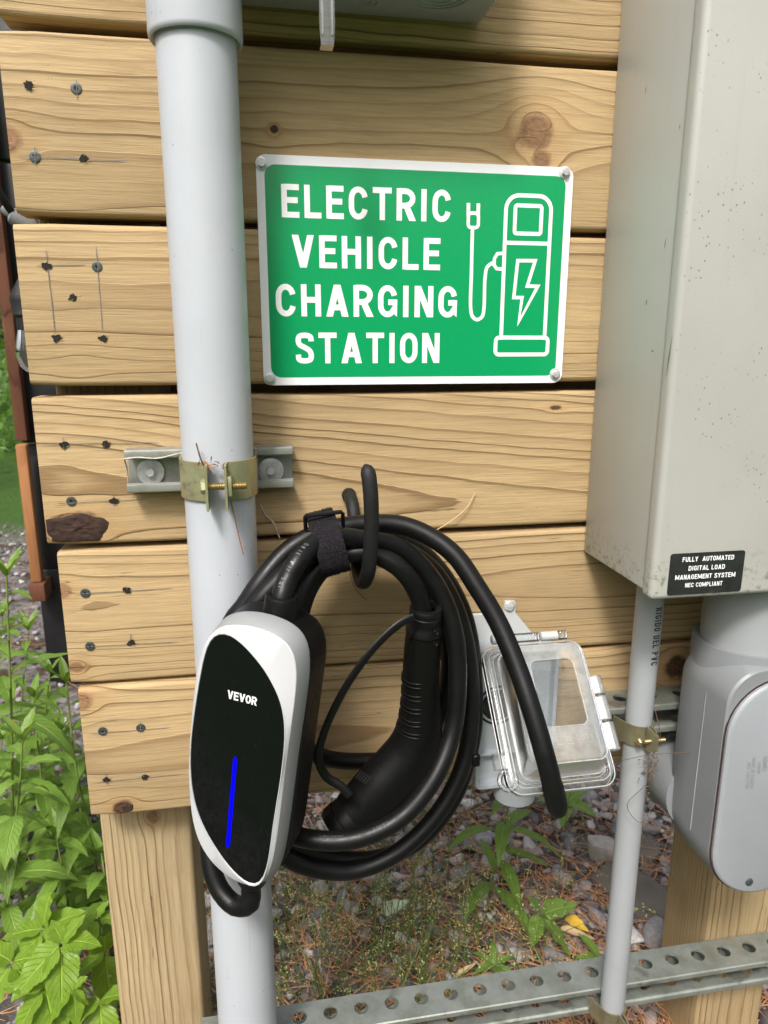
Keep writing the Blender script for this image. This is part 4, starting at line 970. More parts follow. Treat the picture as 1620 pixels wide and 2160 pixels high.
CR = .0085
topexit = LC(6, 122, -34); botexit = LC(5, -138, -31)
path1 = [tuple(topexit - CW * .015), tuple(topexit + CW * .006), (0.0181, -0.1500, 0.7687), (0.0264, -0.1450, 0.7813), (0.0405, -0.1280, 0.7889), (0.0607, -0.1120, 0.7899), (0.0844, -0.1050, 0.7848), (0.1115, -0.0980, 0.7769), (0.1336, -0.0940, 0.7595), (0.1539, -0.0940, 0.7318), (0.1674, -0.0980, 0.6938),
         (0.1714, -0.1020, 0.6487), (0.1661, -0.1080, 0.5997), (0.1453, -0.1240, 0.5632), (0.1124, -0.1340, 0.5328), (0.0732, -0.1370, 0.5192), (0.0359, -0.1300, 0.5168), (0.0010, -0.1120, 0.5210), (-0.0232, -0.1030, 0.5493), (-0.0344, -0.1005, 0.5967), (-0.0361, -0.1005, 0.6475), (-0.0334, -0.1005, 0.6874), (-0.0279, -0.1020, 0.7171), (-0.0171, -0.1015, 0.7307), (-0.0041, -0.0990, 0.7486),
         (0.0193, -0.0880, 0.7717), (0.0412, -0.0820, 0.7835), (0.0686, -0.0780, 0.7897), (0.0959, -0.0760, 0.7911), (0.1229, -0.0780, 0.7891), (0.1463, -0.0860, 0.7801), (0.1669, -0.0980, 0.7647), (0.1825, -0.1120, 0.7408), (0.1982, -0.1280, 0.7120), (0.2096, -0.1480, 0.6791), (0.2172, -0.1680, 0.6469), (0.2248, -0.1840, 0.6115), (0.2353, -0.1900, 0.5686)]
path2 = [tuple(botexit), tuple(botexit - CW * .014), (-0.0225, -0.1500, 0.4772), (-0.0355, -0.1420, 0.4696), (-0.0481, -0.1320, 0.4775), (-0.0559, -0.1220, 0.4947), (-0.0569, -0.1120, 0.5163), (-0.0490, -0.1035, 0.5671), (-0.0388, -0.1010, 0.6253), (-0.0290, -0.1010, 0.6785), (-0.0180, -0.1085, 0.7165), (-0.0046, -0.1100, 0.7374), (0.0084, -0.1070, 0.7502), (0.0272, -0.1030, 0.7658), (0.0465, -0.1000, 0.7752), (0.0714, -0.0880, 0.7769), (0.0994, -0.0700, 0.7731),
         (0.1272, -0.0620, 0.7622), (0.1579, -0.0580, 0.7377), (0.1800, -0.0600, 0.6990), (0.1926, -0.0640, 0.6483), (0.1953, -0.0700, 0.5955), (0.1867, -0.0780, 0.5440), (0.1601, -0.0880, 0.5001), (0.1171, -0.0960, 0.4660), (0.0733, -0.1000, 0.4551), (0.0303, -0.1040, 0.4687), (0.0023, -0.1040, 0.4896), (-0.0222, -0.1010, 0.5232), (-0.0304, -0.1005, 0.5773), (-0.0274, -0.1005, 0.6422), (-0.0206, -0.0995, 0.6881), (-0.0057, -0.0830, 0.7266), (0.0197, -0.0680, 0.7574), (0.0483, -0.0580, 0.7730), (0.0800, -0.0540, 0.7758), (0.1109, -0.0540, 0.7735),
         (0.1443, -0.0460, 0.7568), (0.1739, -0.0420, 0.7244), (0.1951, -0.0440, 0.6795), (0.2034, -0.0500, 0.6205), (0.2017, -0.0560, 0.5555), (0.1815, -0.0660, 0.4992), (0.1414, -0.0760, 0.4595), (0.0966, -0.0840, 0.4517), (0.0540, -0.0900, 0.4646), (0.0159, -0.0980, 0.4958), (-0.0066, -0.1005, 0.5407), (-0.0097, -0.0990, 0.5932), (-0.0045, -0.0900, 0.6392), (0.0071, -0.0740, 0.6722), (0.0223, -0.0600, 0.7024), (0.0402, -0.0500, 0.7338), (0.0632, -0.0440, 0.7537), (0.0949, -0.0420, 0.7608), (0.1276, -0.0380, 0.7486), (0.1569, -0.0340, 0.7178), (0.1767, -0.0320, 0.6708), (0.1824, -0.0300, 0.6177),
         (0.1685, -0.0280, 0.5588), (0.1359, -0.0280, 0.5279), (0.0909, -0.0280, 0.5250), (0.0512, -0.0340, 0.5380), (0.0250, -0.0480, 0.5688), (0.0161, -0.0660, 0.6199), (0.0195, -0.0820, 0.6703), (0.0276, -0.0920, 0.7102), (0.0379, -0.0980, 0.7432), (0.0535, -0.1000, 0.7635), (0.0755, -0.1040, 0.7737), (0.0977, -0.1060, 0.7702), (0.1159, -0.1080, 0.7584), (0.1291, -0.1060, 0.7397), (0.1362, -0.1020, 0.7224), (0.1390, -0.1000, 0.7080)]
p1 = smoothpath(path1, .005); n1 = len(p1)
mb = MB(); mb.sweep(p1, CR, seg=20); mb.sweep(smoothpath(path2, .005), CR, seg=20); cable = mb.build('cable', 'rubber', ev, 70)
endd = (p1[-1] - p1[-3]).normalized()
mb = MB(); mb.lathe([(.0091, -.020), (.0092, -.004), (.0086, .001), (.0070, .0055), (.0040, .0082), (.0005, .009)], p1[-1], endd, 24); mb.build('end_cap', 'rubber', ev, 70)
# pale print along the cable
def cable_text(string, path, s0, hgt, mat, side, wgt=.13, gap=.30):
    """print on the tube: starts at arc length s0, sits on the side facing 'side'"""
    P = path; S = [0.0]
    for a, b in zip(P, P[1:]): S.append(S[-1] + (b - a).length)
    f = Flat((0, 0, 0), (1, 0, 0), (0, 1, 0), (0, 0, 1)); f.text(string, 0, 0, hgt, wgt, gap=gap); vs = []
    for (a, b, l) in f.mb.v:
        s = s0 + a; i = max(0, min(len(P) - 2, next((k for k in range(len(S) - 1) if S[k + 1] >= s), len(P) - 2)))
        t = (s - S[i]) / max(1e-9, S[i + 1] - S[i]); c = P[i].lerp(P[i + 1], t); T = (P[min(i + 2, len(P) - 1)] - P[max(0, i - 1)]).normalized()
        sd = Vector(side) - T * Vector(side).dot(T); sd.normalize(); up = sd.cross(T); th = (b - hgt / 2) / CR
        vs.append(c + (sd * math.cos(th) + up * math.sin(th)) * (CR + .00015 + l))
    mb = MB(); mb.add(vs, f.mb.f); o = mb.build('lettering', mat, cable); cap_fix(o)
cable_text('ING  JIA XING', p1, .026, .0033, 'cable_print', (-.5, -1, .3), .17, .5)
i0 = min(range(n1), key=lambda k: (p1[k] - Vector((0.0837, -0.1240, 0.5108))).length); s0 = sum((p1[k + 1] - p1[k]).length for k in range(i0))
cable_text('CABLE', p1, s0 - .020, .0040, 'dim_print', (0, -.55, .8)); cable_text('IANHONG', p1, s0 + .022, .0040, 'dim_print', (0, -.55, .8))

# connector gun
GY = -.105
gp = [(0.1400, -0.0980, 0.6994), (0.1395, -0.0940, 0.6757), (0.1395, -0.0900, 0.6455), (0.1404, -0.0860, 0.6143), (0.1401, -0.0830, 0.5879), (0.1333, -0.0810, 0.5646), (0.1195, -0.0810, 0.5456), (0.1031, -0.0820, 0.5301), (0.0876, -0.0830, 0.5149), (0.0772, -0.0840, 0.5054)]
rw = [.0160, .0168, .0172, .0176, .0200, .0240, .0268, .0275, .0258, .0235]
rd = [.0150, .0160, .0165, .0168, .0185, .0205, .0225, .0235, .0230, .0220]
def dens(vals, pts, m):
    sp_ = smoothpath([(i, v, 0) for i, v in enumerate(vals)], .25); xs = [p.x for p in sp_]; ys = [p.y for p in sp_]
    return [float(np.interp(i * (len(vals) - 1) / (m - 1), xs, ys)) for i in range(m)]
gpp = smoothpath(gp, .004); m_ = len(gpp)
mb = MB(); mb.sweep(gpp, dens(rw, gp, m_), dens(rd, gp, m_), seg=36, up=(1, 0, 0)); conn = mb.build('connector', 'grip_plastic', ev, 70)
tag(conn, 'black pistol-grip charging connector hanging inside the coil')
ga = (gpp[0] - gpp[2]).normalized()
mb = MB(); mb.lathe([(.0168, -.004), (.0160, .001), (.0150, .003), (.0143, .0085), (.0146, .0090), (.0146, .0130), (.0140, .0134), (.0145, .0150), (.0147, .0188), (.0138, .0205), (.0095, .0208), (.0090, .016)], gpp[0], ga, 36, cap=False); mb.build('collar', 'rubber', conn, 40)
# nozzle end with its cap
gd = (gpp[-1] - gpp[-4]).normalized()
mb = MB(); mb.lathe([(.0215, -.006), (.0222, .0), (.0222, .010), (.0235, .0105), (.0238, .020), (.022, .0225)], gpp[-1], gd, 36); mb.build('dust_cap', 'rubber', conn, 40)
# ribs on the inner side of the grip, rivets
for k in range(10):
    c = Vector(gp[1]).lerp(Vector(gp[2]), 0); tt = .24 + k * .031; i = int(tt * (m_ - 1)); P0 = gpp[i]; T = (gpp[i + 1] - gpp[i - 1]).normalized(); rr0 = dens(rw, gp, m_)[i]; rr1 = dens(rd, gp, m_)[i]
    u = Vector((1, 0, 0)); u = (u - T * u.dot(T)).normalized(); w = T.cross(u); pts = []
    for q in range(13):
        a = R(100 + 112 * q / 12); pts.append(P0 + u * math.cos(a) * (rr0 + .0002) + w * math.sin(a) * (rr1 + .0002) + T * (.0015 * math.sin(R(180 * q / 12))))
    rb = MB(); rb.sweep(pts, [.0003] + [.0010] * 11 + [.0003], seg=8); rb.build('grip_rib', 'grip_plastic', conn, 70)
for p in ((0.1245, -0.1200, 0.6937), (0.1246, -0.1200, 0.6822), (0.1476, -0.1200, 0.7000), (0.1478, -0.1200, 0.6888)):
    j = min(range(m_), key=lambda k: abs(gpp[k].z - p[2])); ctr = gpp[j]; d = Vector((p[0] - ctr.x, 0, 0)); d.y = -math.sqrt(max(1e-6, .0160 ** 2 - min(d.x * d.x, .0140 ** 2))); d.x = max(-.0140, min(.0140, d.x))
    mb = MB(); mb.lathe([(.0032, 0), (.0030, .0006), (.0022, .0003), (.0016, -.0005)], ctr + d, d.normalized(), 18); mb.build('rivet', 'black_plastic', conn, 30)
mb = MB(); mb.box((.1895, -.100, .553), (.1965, -.094, .5650), .001, 1); mb.build('latch_tab', 'grip_plastic', conn, 40)
# small rating print on the connector flank
f = Flat((0.0745, -0.1080, 0.5608), Vector((.60, 0, .80)), Vector((-.80, 0, .60)), (0, -1, 0))
for k in range(5): f.text('RATED AC EV', 0, -.002 - k * .0026, .0013, .2)
f.build('lettering', 'dim_print', conn)
# strap that ties the dust cap to the collar
sp1 = smoothpath([(0.1246, -0.1220, 0.7190), (0.1151, -0.1240, 0.7161), (0.1004, -0.1260, 0.7059), (0.0838, -0.1280, 0.6894), (0.0673, -0.1280, 0.6659), (0.0550, -0.1260, 0.6415), (0.0456, -0.1220, 0.6152), (0.0411, -0.1200, 0.5913), (0.0483, -0.1200, 0.5716), (0.0598, -0.1220, 0.5635), (0.0680, -0.1240, 0.5539)], .004)
mb = MB(); mb.sweep(sp1, .0040, .0018, seg=12, up=(.6, 0, .8)); mb.build('cap_strap', 'rubber', ev, 50)

# hook-and-loop strap with buckle
vs_ = thing('cable_strap', (0.0567, -0.1000, 0.7822), 'black hook-and-loop strap with plastic buckle binding the cable coil', 'cable strap')
sc0 = Vector((0.0546, -0.1000, 0.7819)); ax = (Vector((0.0708, -0.0940, 0.7871)) - Vector((0.0382, -0.0940, 0.7793))); ax = Vector((ax.x, 0, ax.z)).normalized(); pe = Vector((-ax.z, 0, ax.x))
def strap_loop(off, n=64):
    out = []
    for k in range(n):
        a = 2 * math.pi * k / n; cs, sn = math.cos(a), math.sin(a); e = 2.6
        r = 1 / ((abs(cs) / .0240) ** e + (abs(sn) / .0450) ** e) ** (1 / e)
        out.append((pe * cs * (r + off), Vector((0, -sn * (r + off), 0))))
    return out
mb = MB(); lo = []
for t in np.linspace(-.0118, .0118, 12):
    for_o = []
    for a, b in strap_loop(.0):
        p = sc0 + a + b + ax * t; q = mnoise.noise(p * 700) * .0006; for_o.append(sc0 + (a + b) * (1 + q / .03) + ax * t + Vector((0, .006, 0)))
    lo.append(for_o)
inn = [[sc0 + (a + b) * .95 + ax * t + Vector((0, .006, 0)) for a, b in strap_loop(0)] for t in (.0118, -.0118)]
mb.loft(lo + inn + [lo[0]], False, False); o = mb.build('band', 'velcro', vs_, 60); cap_fix(o)
# fuzz loops on the band
mb = MB(); 
for k in range(1500):
    a, b = strap_loop(0)[random.randrange(64)]; t = random.uniform(-.0116, .0116); p = sc0 + (a + b) * 1.0 + ax * t + Vector((0, .006, 0)); nn = (a + b).normalized(); s1 = Vector((random.uniform(-1, 1), random.uniform(-.3, .3), random.uniform(-1, 1))) * .0011
    mb.add([p - s1 * .5, p + nn * .0011 + s1 * .2, p + s1 * .6 + nn * .0003, p + nn * .0009], [(0, 1, 2), (0, 2, 3)])
mb.build('fuzz', 'velcro', vs_); vs_.children[-1]['kind'] = 'stuff'
bc = Vector((0.0514, -0.1040, 0.8025)); bu = Vector((.996, 0, .06)); bw = Vector((-.05, -.3, .95)).normalized()
pts = [bc + bu * (a * .0158) + bw * (b * .0072) for a, b in ((-1, -1), (-1, .8), (-.93, 1), (.93, 1), (1, .8), (1, -1))]
mb = MB(); mb.sweep(pts, .0021, .0017, seg=8, up=(0, -1, 0)); mb.sweep([bc + bu * (a * .0158) - bw * .0072 for a in (-1, 1)], .0018, seg=8); mb.build('buckle', 'black_plastic', vs_, 30)

# ================================================================== WEATHERPROOF OUTLET
oc = thing('outdoor_outlet', (.26, -.03, .48), 'grey weatherproof outlet box with its clear in-use cover swung open', 'outlet')
BX0, BX1, BZ0, BZ1, BYF = .2140, .3010, .4800, .6400, -.0330
mb = MB(); lp = rrect(BX1 - BX0, BZ1 - BZ0, .007, 5, (BX0 + BX1) / 2, (BZ0 + BZ1) / 2); li = rrect(BX1 - BX0 - .0075, BZ1 - BZ0 - .0075, .005, 5, (BX0 + BX1) / 2, (BZ0 + BZ1) / 2)
mb.loft([[(a, -.0035, c) for a, c in lp], [(a, BYF + .001, c) for a, c in lp], [(a, BYF, c) for a, c in sc2(lp, .994)] if 0 else [(a, BYF, c) for a, c in lp], [(a, BYF, c) for a, c in li], [(a, BYF + .012, c) for a, c in li]]); o = mb.build('back_box', 'box_grey', oc, 35); cap_fix(o); bbox = o
MB().box((BX0 + .004, BYF + .0035, .5175), (BX0 + .060, BYF + .0118, .5195)).build('divider', 'box_grey', bbox)
for r in (.0165, .0215):
    cxr_, czr_ = .2400, .5720
    mb = MB(); mb.sweep([(cxr_ + r * math.cos(2 * math.pi * k / 40), BYF + .0115, czr_ + r * math.sin(2 * math.pi * k / 40)) for k in range(40)], .0011, seg=8, closed=True); mb.build('opening_ring', 'black_plastic', bbox, 60)
mb = MB(); mb.lathe([(.0150, 0), (.0150, .001)], (.2400, BYF + .0115, .5720), (0, -1, 0), 30); mb.build('opening', 'dark_hole', bbox)
for k in range(2): MB().box((BX0 - .0052, BYF + .004, .520 + k * .018), (BX0 - .0005, BYF + .020, .532 + k * .018), .0008, 1).build('hinge_lug', 'box_grey', bbox, 40)
def ear(p, r, y, mat, name, parent, tail):
    mb = MB(); n = 20; ring = []; 
    outl = [(p[0] + r * math.cos(2 * math.pi * k / n), p[2] + r * math.sin(2 * math.pi * k / n)) for k in range(n)]; inn_ = [(p[0] + r * .42 * math.cos(2 * math.pi * k / n), p[2] + r * .42 * math.sin(2 * math.pi * k / n)) for k in range(n)]
    mb.loft([[(a, y, c) for a, c in inn_], [(a, y, c) for a, c in outl], [(a, y + .0035, c) for a, c in outl], [(a, y + .0035, c) for a, c in inn_], [(a, y, c) for a, c in inn_]], False, False)
    mb.box((min(p[0], tail[0]) + (r * .75 if tail[0] > p[0] else 0), y + .0002, min(p[2], tail[1]) if tail[1] < p[2] - r else p[2] - r), (max(p[0], tail[0]), y + .0033, p[2] + r * .98 if tail[1] >= p[2] - r else p[2] - r * .6))
    o = mb.build(name, mat, parent, 40); cap_fix(o); return o
ear((0.2103, -0.0220, 0.5065), .0078, -.0255, 'box_grey', 'mounting_ear', oc, (BX0 + .001, (0.2103, -0.0220, 0.5065)[2]))
ep = (0.2533, -0.0060, 0.6778)
mb = MB(); pl = [(0.2127, -0.0040, 0.6691), (0.2481, -0.0040, 0.6700), (0.2496, -0.0040, 0.6821), (0.2601, -0.0040, 0.6814), (0.2607, -0.0040, 0.6691), (0.2857, -0.0040, 0.6382), (0.2879, -0.0040, 0.5964), (0.2148, -0.0040, 0.6024)]
mb.loft([[(a, -.0008, c) for a, b, c in pl], [(a, -.0062, c) for a, b, c in pl]]); o = mb.build('mounting_plate', 'plate_grey', oc, 30); cap_fix(o)
mb = MB(); mb.lathe([(.0062, 0), (.0060, .0012), (.0048, .0026), (.0030, .0030)], (ep[0], -.0062, ep[2]), (0, -1, 0), 24); mb.box((ep[0] - .0045, -.0095, ep[2] - .0005), (ep[0] + .0045, -.0091, ep[2] + .0005)); mb.build('mounting_screw', 'bolt_zinc', oc, 35)
mb = MB(); mb.lathe([(.0225, 0), (.0225, -.022), (.0170, -.024)], (.2640, -.0190, .4810), (0, 0, 1), 36); mb.build('conduit_hub', 'box_grey', oc, 40)
# clear cover, hinged along the top, bottom swung toward the viewer
OT = Vector((.2115, -.0440, .6500)); du_ = Vector((1, 0, 0)); dd = Vector((0, -.0975, -.1010)); CL = dd.length + .001; dd.normalize(); dn = du_.cross(dd).normalized(); 
if dn.y > 0: dn = -dn
CWd = .1050
def LV(a, b, h): return OT + du_ * a + dd * b + dn * h
def lv(loop, h): return [LV(a, b, h) for a, b in loop]
rim_o = rrect(CWd, CL, .014, 8, CWd / 2, CL / 2); rim_m = rrect(CWd - .006, CL - .006, .012, 8, CWd / 2, CL / 2); dome_b = rrect(CWd - .022, CL - .020, .010, 8, CWd / 2 + .002, CL / 2 - .001); dome_t = rrect(CWd - .034, CL - .034, .009, 8, CWd / 2 + .003, CL / 2 - .006)
winl = rrect(.0440, .0640, .007, 8, .0590, .0575)
mb = MB(); mb.loft([lv(rim_o, -.009), lv(rim_o, .001), lv(rim_m, .0035), lv(rrect(CWd - .012, CL - .012, .011, 8, CWd / 2, CL / 2), .0035), lv(rrect(CWd - .015, CL - .015, .010, 8, CWd / 2, CL / 2), .0005), lv(rrect(CWd - .018, CL - .018, .010, 8, CWd / 2 + .001, CL / 2), .0030), lv(dome_b, .0030)], False, False); cov = mb.build('clear_cover', 'clear_rim', oc, 40); tag(cov, 'clear frosted plastic cover with a glossy window')
dome_c = rrect(CWd - .030, CL - .030, .0095, 8, CWd / 2 + .003, CL / 2 - .005)
mb = MB(); mb.loft([lv(dome_b, .0030), lv(dome_c, .0230), lv(dome_t, .0248), lv(winl, .0250), lv(winl, .0235)], False, False); dome = mb.build('dome', 'clear_frosted', cov, 40)
mb = MB(); mb.add(lv(winl, .0237), [tuple(range(len(winl)))]); mb.build('window', 'clear_window', cov)
def highlight(loop, h, r, name='edge_highlight'):
    mb = MB(); mb.sweep(lv(loop, h), r, seg=6, closed=True, up=tuple(dn)); return mb.build(name, 'pale_highlight', cov, 70)  # thin pale lines standing in for light caught on the plastic's edges
highlight(rim_o, .0008, .0007); highlight(rim_o, -.0088, .0006); highlight(rrect(CWd - .010, CL - .010, .011, 8, CWd / 2, CL / 2), .0036, .0005); highlight(rrect(CWd - .017, CL - .017, .010, 8, CWd / 2, CL / 2), .0016, .0006); highlight(dome_b, .0032, .0005); highlight(dome_c, .0234, .0006); highlight(winl, .0250, .0005)
f = Flat(LV(.040, .1040, .0254), du_, -dd, dn); f.text('EXTRA-DUTY', 0, 0, .0062, .15, .042, gap=.14); f.line([(-.002, -.0015), (.044, -.0015), (.044, .0077), (-.002, .0077), (-.002, -.0015)], .0007); f.build('lettering', 'clear_frosted', cov)
for b0, b1 in ((.27, .40), (.415, .58), (.595, .78)):
    mb = MB(); mb.lathe([(.0030, 0), (.0055, 0), (.0060, .001), (.0060, (b1 - b0) * CL - .001), (.0055, (b1 - b0) * CL), (.0030, (b1 - b0) * CL), (.0030, 0)], LV(CWd + .0065, b0 * CL, -.002), dd, 20, cap=False)
    for s_ in (0, 1): mb.box((0, 0, 0), (0, 0, 0)) if 0 else None
    q = [LV(CWd - .001, b0 * CL + .001, .001), LV(CWd + .006, b0 * CL + .001, .0035), LV(CWd + .006, b1 * CL - .001, .0035), LV(CWd - .001, b1 * CL - .001, .001)]; q2 = [v - dn * .003 for v in q]
    mb.loft([q, q2]); o = mb.build('hinge_knuckle', 'clear_frosted', cov, 40); cap_fix(o)
for a0, a1, mt in ((.012, .026, 'box_grey'), (.030, .062, 'clear_rim'), (.064, .082, 'plate_grey'), (.084, .092, 'clear_rim')):
    mb = MB(); mb.lathe([(.0040, 0), (.0048, .0006), (.0048, a1 - a0 - .0006), (.0040, a1 - a0)], OT + Vector((a0, .004, .0055)), (1, 0, 0), 18); mb.build('hinge_knuckle', mt, cov, 40)
for k in range(5):
    p = LV(.036 + k * .0135, CL - .022, .0145); mb = MB(); mb.lathe([(.0034, 0), (.0030, .0010), (.0018, .0014)], p, (dd * .9 + dn * .45).normalized(), 16); mb.build('drain_boss', 'clear_rim', dome, 50)
mb = MB(); q = [LV(-.010, CL * .735, -.002), LV(.004, CL * .735, -.002), LV(.004, CL * .835, -.002), LV(-.010, CL * .835, -.002)]; mb.loft([q, [v + dn * .008 for v in q]]); o = mb.build('latch_tab', 'clear_rim', cov, 40); cap_fix(o)
le = LV(.001, CL * .905, 0); ring = [le + du_ * (.0080 * math.cos(2 * math.pi * k / 28)) + dd * (.0080 * math.sin(2 * math.pi * k / 28)) for k in range(28)]
mb = MB(); mb.sweep(ring, .0030, .0022, seg=10, closed=True, up=tuple(dn)); mb.build('padlock_ear', 'clear_rim', cov, 60)

# ================================================================== STRAY BITS CAUGHT ON THE HARDWARE
mb = MB(); mb.sweep(smoothpath([(-0.0495, -0.0940, 0.8688), (-0.0481, -0.0970, 0.8634), (-0.0456, -0.0970, 0.8537), (-0.0437, -0.0960, 0.8496)], .003), .0007, seg=6)
o = mb.build('dry_twig', 'twig', None, 60); tag(o, 'tiny dark dried twig standing on the zinc pipe clamp', 'twig')
db = MB()
for k in range(26):
    p = Vector((-0.0481, -0.0940, 0.8533)).lerp(Vector((-0.0239, -0.0950, 0.8489)), k / 25) + Vector((0, random.uniform(-.003, .0), random.uniform(-.002, .003))); d = Vector((random.uniform(-1, 1), random.uniform(-1, .2), random.uniform(-1, 1))) * .004; w = d.orthogonal().normalized() * random.uniform(.0004, .0012)
    db.add([p, p + d + w, p + d * 1.6, p + d - w], [(0, 1, 2, 3)])
o = db.build('leaf_litter', 'needle_dry', None); tag(o, 'crumbs of dried plant litter on top of the zinc pipe clamp', 'litter', kind='stuff')
mb = MB(); mb.sweep(smoothpath([(-0.0245, -0.0940, 0.8210), (-0.0214, -0.0955, 0.8031), (-0.0187, -0.0945, 0.7863), (-0.0162, -0.0930, 0.7733)], .004), .00055, seg=5)
o = mb.build('pine_needle', 'needle_dry', None, 60); tag(o, 'brown pine needle hanging from the zinc pipe clamp over the conduit', 'pine needle', 'stray pine needles')
mb = MB(); mb.sweep(smoothpath([(0.0788, -0.0500, 0.7441), (0.0816, -0.0450, 0.7283), (0.0894, -0.0300, 0.7116), (0.1013, -0.0030, 0.6931)], .004), .0005, seg=5)
o = mb.build('pine_needle', 'needle_dry', None, 60); tag(o, 'brown pine needle hanging below the strap inside the cable coil', 'pine needle', 'stray pine needles')
mb = MB(); mb.sweep(smoothpath([(0.2133, -0.0020, 0.7994), (0.2047, -0.0040, 0.7854), (0.1875, -0.0050, 0.7716), (0.1658, -0.0040, 0.7589)], .004), .0005, seg=5)
o = mb.build('pine_needle', 'dry_leaf', None, 60); tag(o, 'pale dry pine needle on the boards right of the hook', 'pine needle', 'stray pine needles')
mb = MB()
for pts in ([(-0.0012, -0.0010, 0.7965), (0.0037, -0.0030, 0.7859), (0.0103, -0.0040, 0.7788), (0.0166, -0.0020, 0.7614)], [(-0.1186, -0.0220, 0.8463), (-0.1069, -0.0240, 0.8476), (-0.0908, -0.0230, 0.8462), (-0.0676, -0.0260, 0.8512)], [(-0.1186, -0.0220, 0.8463), (-0.1187, -0.0120, 0.8351), (-0.1200, -0.0040, 0.8138)]):
    mb.sweep(smoothpath(pts, .003), [.0006 + .0006 * abs(mnoise.noise((k * .6, pts[0][0] * 50, 0))) for k in range(len(smoothpath(pts, .003)))], seg=6)
o = mb.build('cobweb', 'web', None, 60); tag(o, 'dusty cobweb threads on the short strut and boards beside the thick conduit', 'cobweb', kind='stuff')
mb = MB(); 
base = Vector((TX + .006, TY - TR - .006, .535))
for k in range(90):
    p = base + Vector((random.gauss(0, .004), random.gauss(0, .003), -abs(random.gauss(0, .022)))); d = Vector((random.uniform(-1, 1), random.uniform(-.6, .4), random.uniform(-1.2, .6))) * random.uniform(.003, .010); w = d.orthogonal().normalized() * random.uniform(.0002, .0009)
    mb.add([p, p + d * .5 + w, p + d, p + d * .5 - w], [(0, 1, 2, 3)])
for pts in ([(TX + .008, -.085, .53), (TX - .002, -.082, .50), (TX - .018, -.078, .475), (TX - .003, -.082, .455), (TX + .012, -.08, .475)], [(TX - .03, -.08, .530), (TX, -.085, .537), (TX + .06, -.09, .536)], [(TX + .002, -.08, .585), (TX + .006, -.085, .565), (TX + .010, -.085, .545)]):
    mb.sweep(smoothpath(pts, .004), .00035, seg=5)
o = mb.build('leaf_litter', 'twig', None); tag(o, 'brown tangle of dried litter under the clamp beside the clear outlet cover', 'litter', kind='stuff')

# ================================================================== GROUND
def gz(x, y):
    k = max(0.0, 1 - max(0.0, abs(y) - 3) / 3) if abs(y) < 6 else 0.0
    return (.014 * mnoise.noise((x * 2.1, y * 2.1, 3.3)) + .006 * mnoise.noise((x * 7, y * 7, 1.3))) * k
xs = np.concatenate([np.linspace(-60, -2.2, 12), np.linspace(-2, 2.4, 90), np.linspace(2.7, 60, 12)]); ys = np.concatenate([np.linspace(-60, -2.2, 12), np.linspace(-2, 4, 110), np.linspace(4.4, 80, 14)])
mb = MB(); mb.v = [(float(x), float(y), gz(x, y)) for y in ys for x in xs]; nx = len(xs)
mb.f = [(j * nx + i, j * nx + i + 1, (j + 1) * nx + i + 1, (j + 1) * nx + i) for j in range(len(ys) - 1) for i in range(nx - 1)]
tag(mb.build('ground', 'ground', None, 179), kind='structure')

def np_mesh(name, V, F, mat, label, cat, uv=None):
    me = bpy.data.meshes.new(name); V = np.asarray(V, np.float32); F = np.asarray(F, np.int32); n, k = F.shape
    me.vertices.add(len(V)); me.vertices.foreach_set('co', V.ravel()); me.loops.add(n * k); me.loops.foreach_set('vertex_index', F.ravel())
    me.polygons.add(n); me.polygons.foreach_set('loop_start', np.arange(0, n * k, k, dtype=np.int32)); me.update(calc_edges=True); me.validate()
    o = obj(name, me, mat); return tag(o, label, cat, kind='stuff')
# crushed stone
shapes = []
for s in range(10):
    bm = bmesh.new(); bmesh.ops.create_icosphere(bm, subdivisions=2, radius=1.0); V = np.array([v.co[:] for v in bm.verts]); F = np.array([[v.index for v in f.verts] for f in bm.faces]); bm.free()
    for _ in range(9):
        nrm = rng.normal(size=3); nrm /= np.linalg.norm(nrm); d = rng.uniform(.45, .8); over = V @ nrm - d; V = V - np.outer(np.maximum(over, 0), nrm)
    V *= np.array([1.15, .85, .62]) * rng.uniform(.85, 1.15, 3); shapes.append((V, F))
VV, FF, off = [], [], 0
stones = 0
def euler_m(a, b, c):
    ca, sa, cb, sb, cc_, sc__ = math.cos(a), math.sin(a), math.cos(b), math.sin(b), math.cos(c), math.sin(c)
    return np.array([[cb * cc_, -cb * sc__, sb], [sa * sb * cc_ + ca * sc__, -sa * sb * sc__ + ca * cc_, -sa * cb], [-ca * sb * cc_ + sa * sc__, ca * sb * sc__ + sa * cc_, ca * cb]])
while stones < 12500:
    x = rng.uniform(-1.4, 1.6); y = rng.uniform(-.05, 1.1) if rng.random() < .72 else rng.uniform(1.1, 3.2)
    mid = math.exp(-((x - .18) / .26) ** 2 - ((y - .22) / .30) ** 2)
    if rng.random() < mid * .35: continue
    if x < -.22 and rng.random() < .25: continue
    r = float(np.clip(rng.lognormal(math.log(.0112), .36), .0050, .026)); 
    if x < -.2: r *= .75
    V, F = shapes[rng.integers(10)]; m = euler_m(rng.normal(0, .35), rng.normal(0, .35), rng.uniform(0, 6.28))
    VV.append((V * r) @ m.T + np.array([x, y, gz(x, y) + r * rng.uniform(.1, .75)])); FF.append(F + off); off += len(V); stones += 1
np_mesh('gravel', np.vstack(VV), np.vstack(FF), 'gravel_stone', 'loose grey crushed stone covering the ground behind the wall', 'gravel')
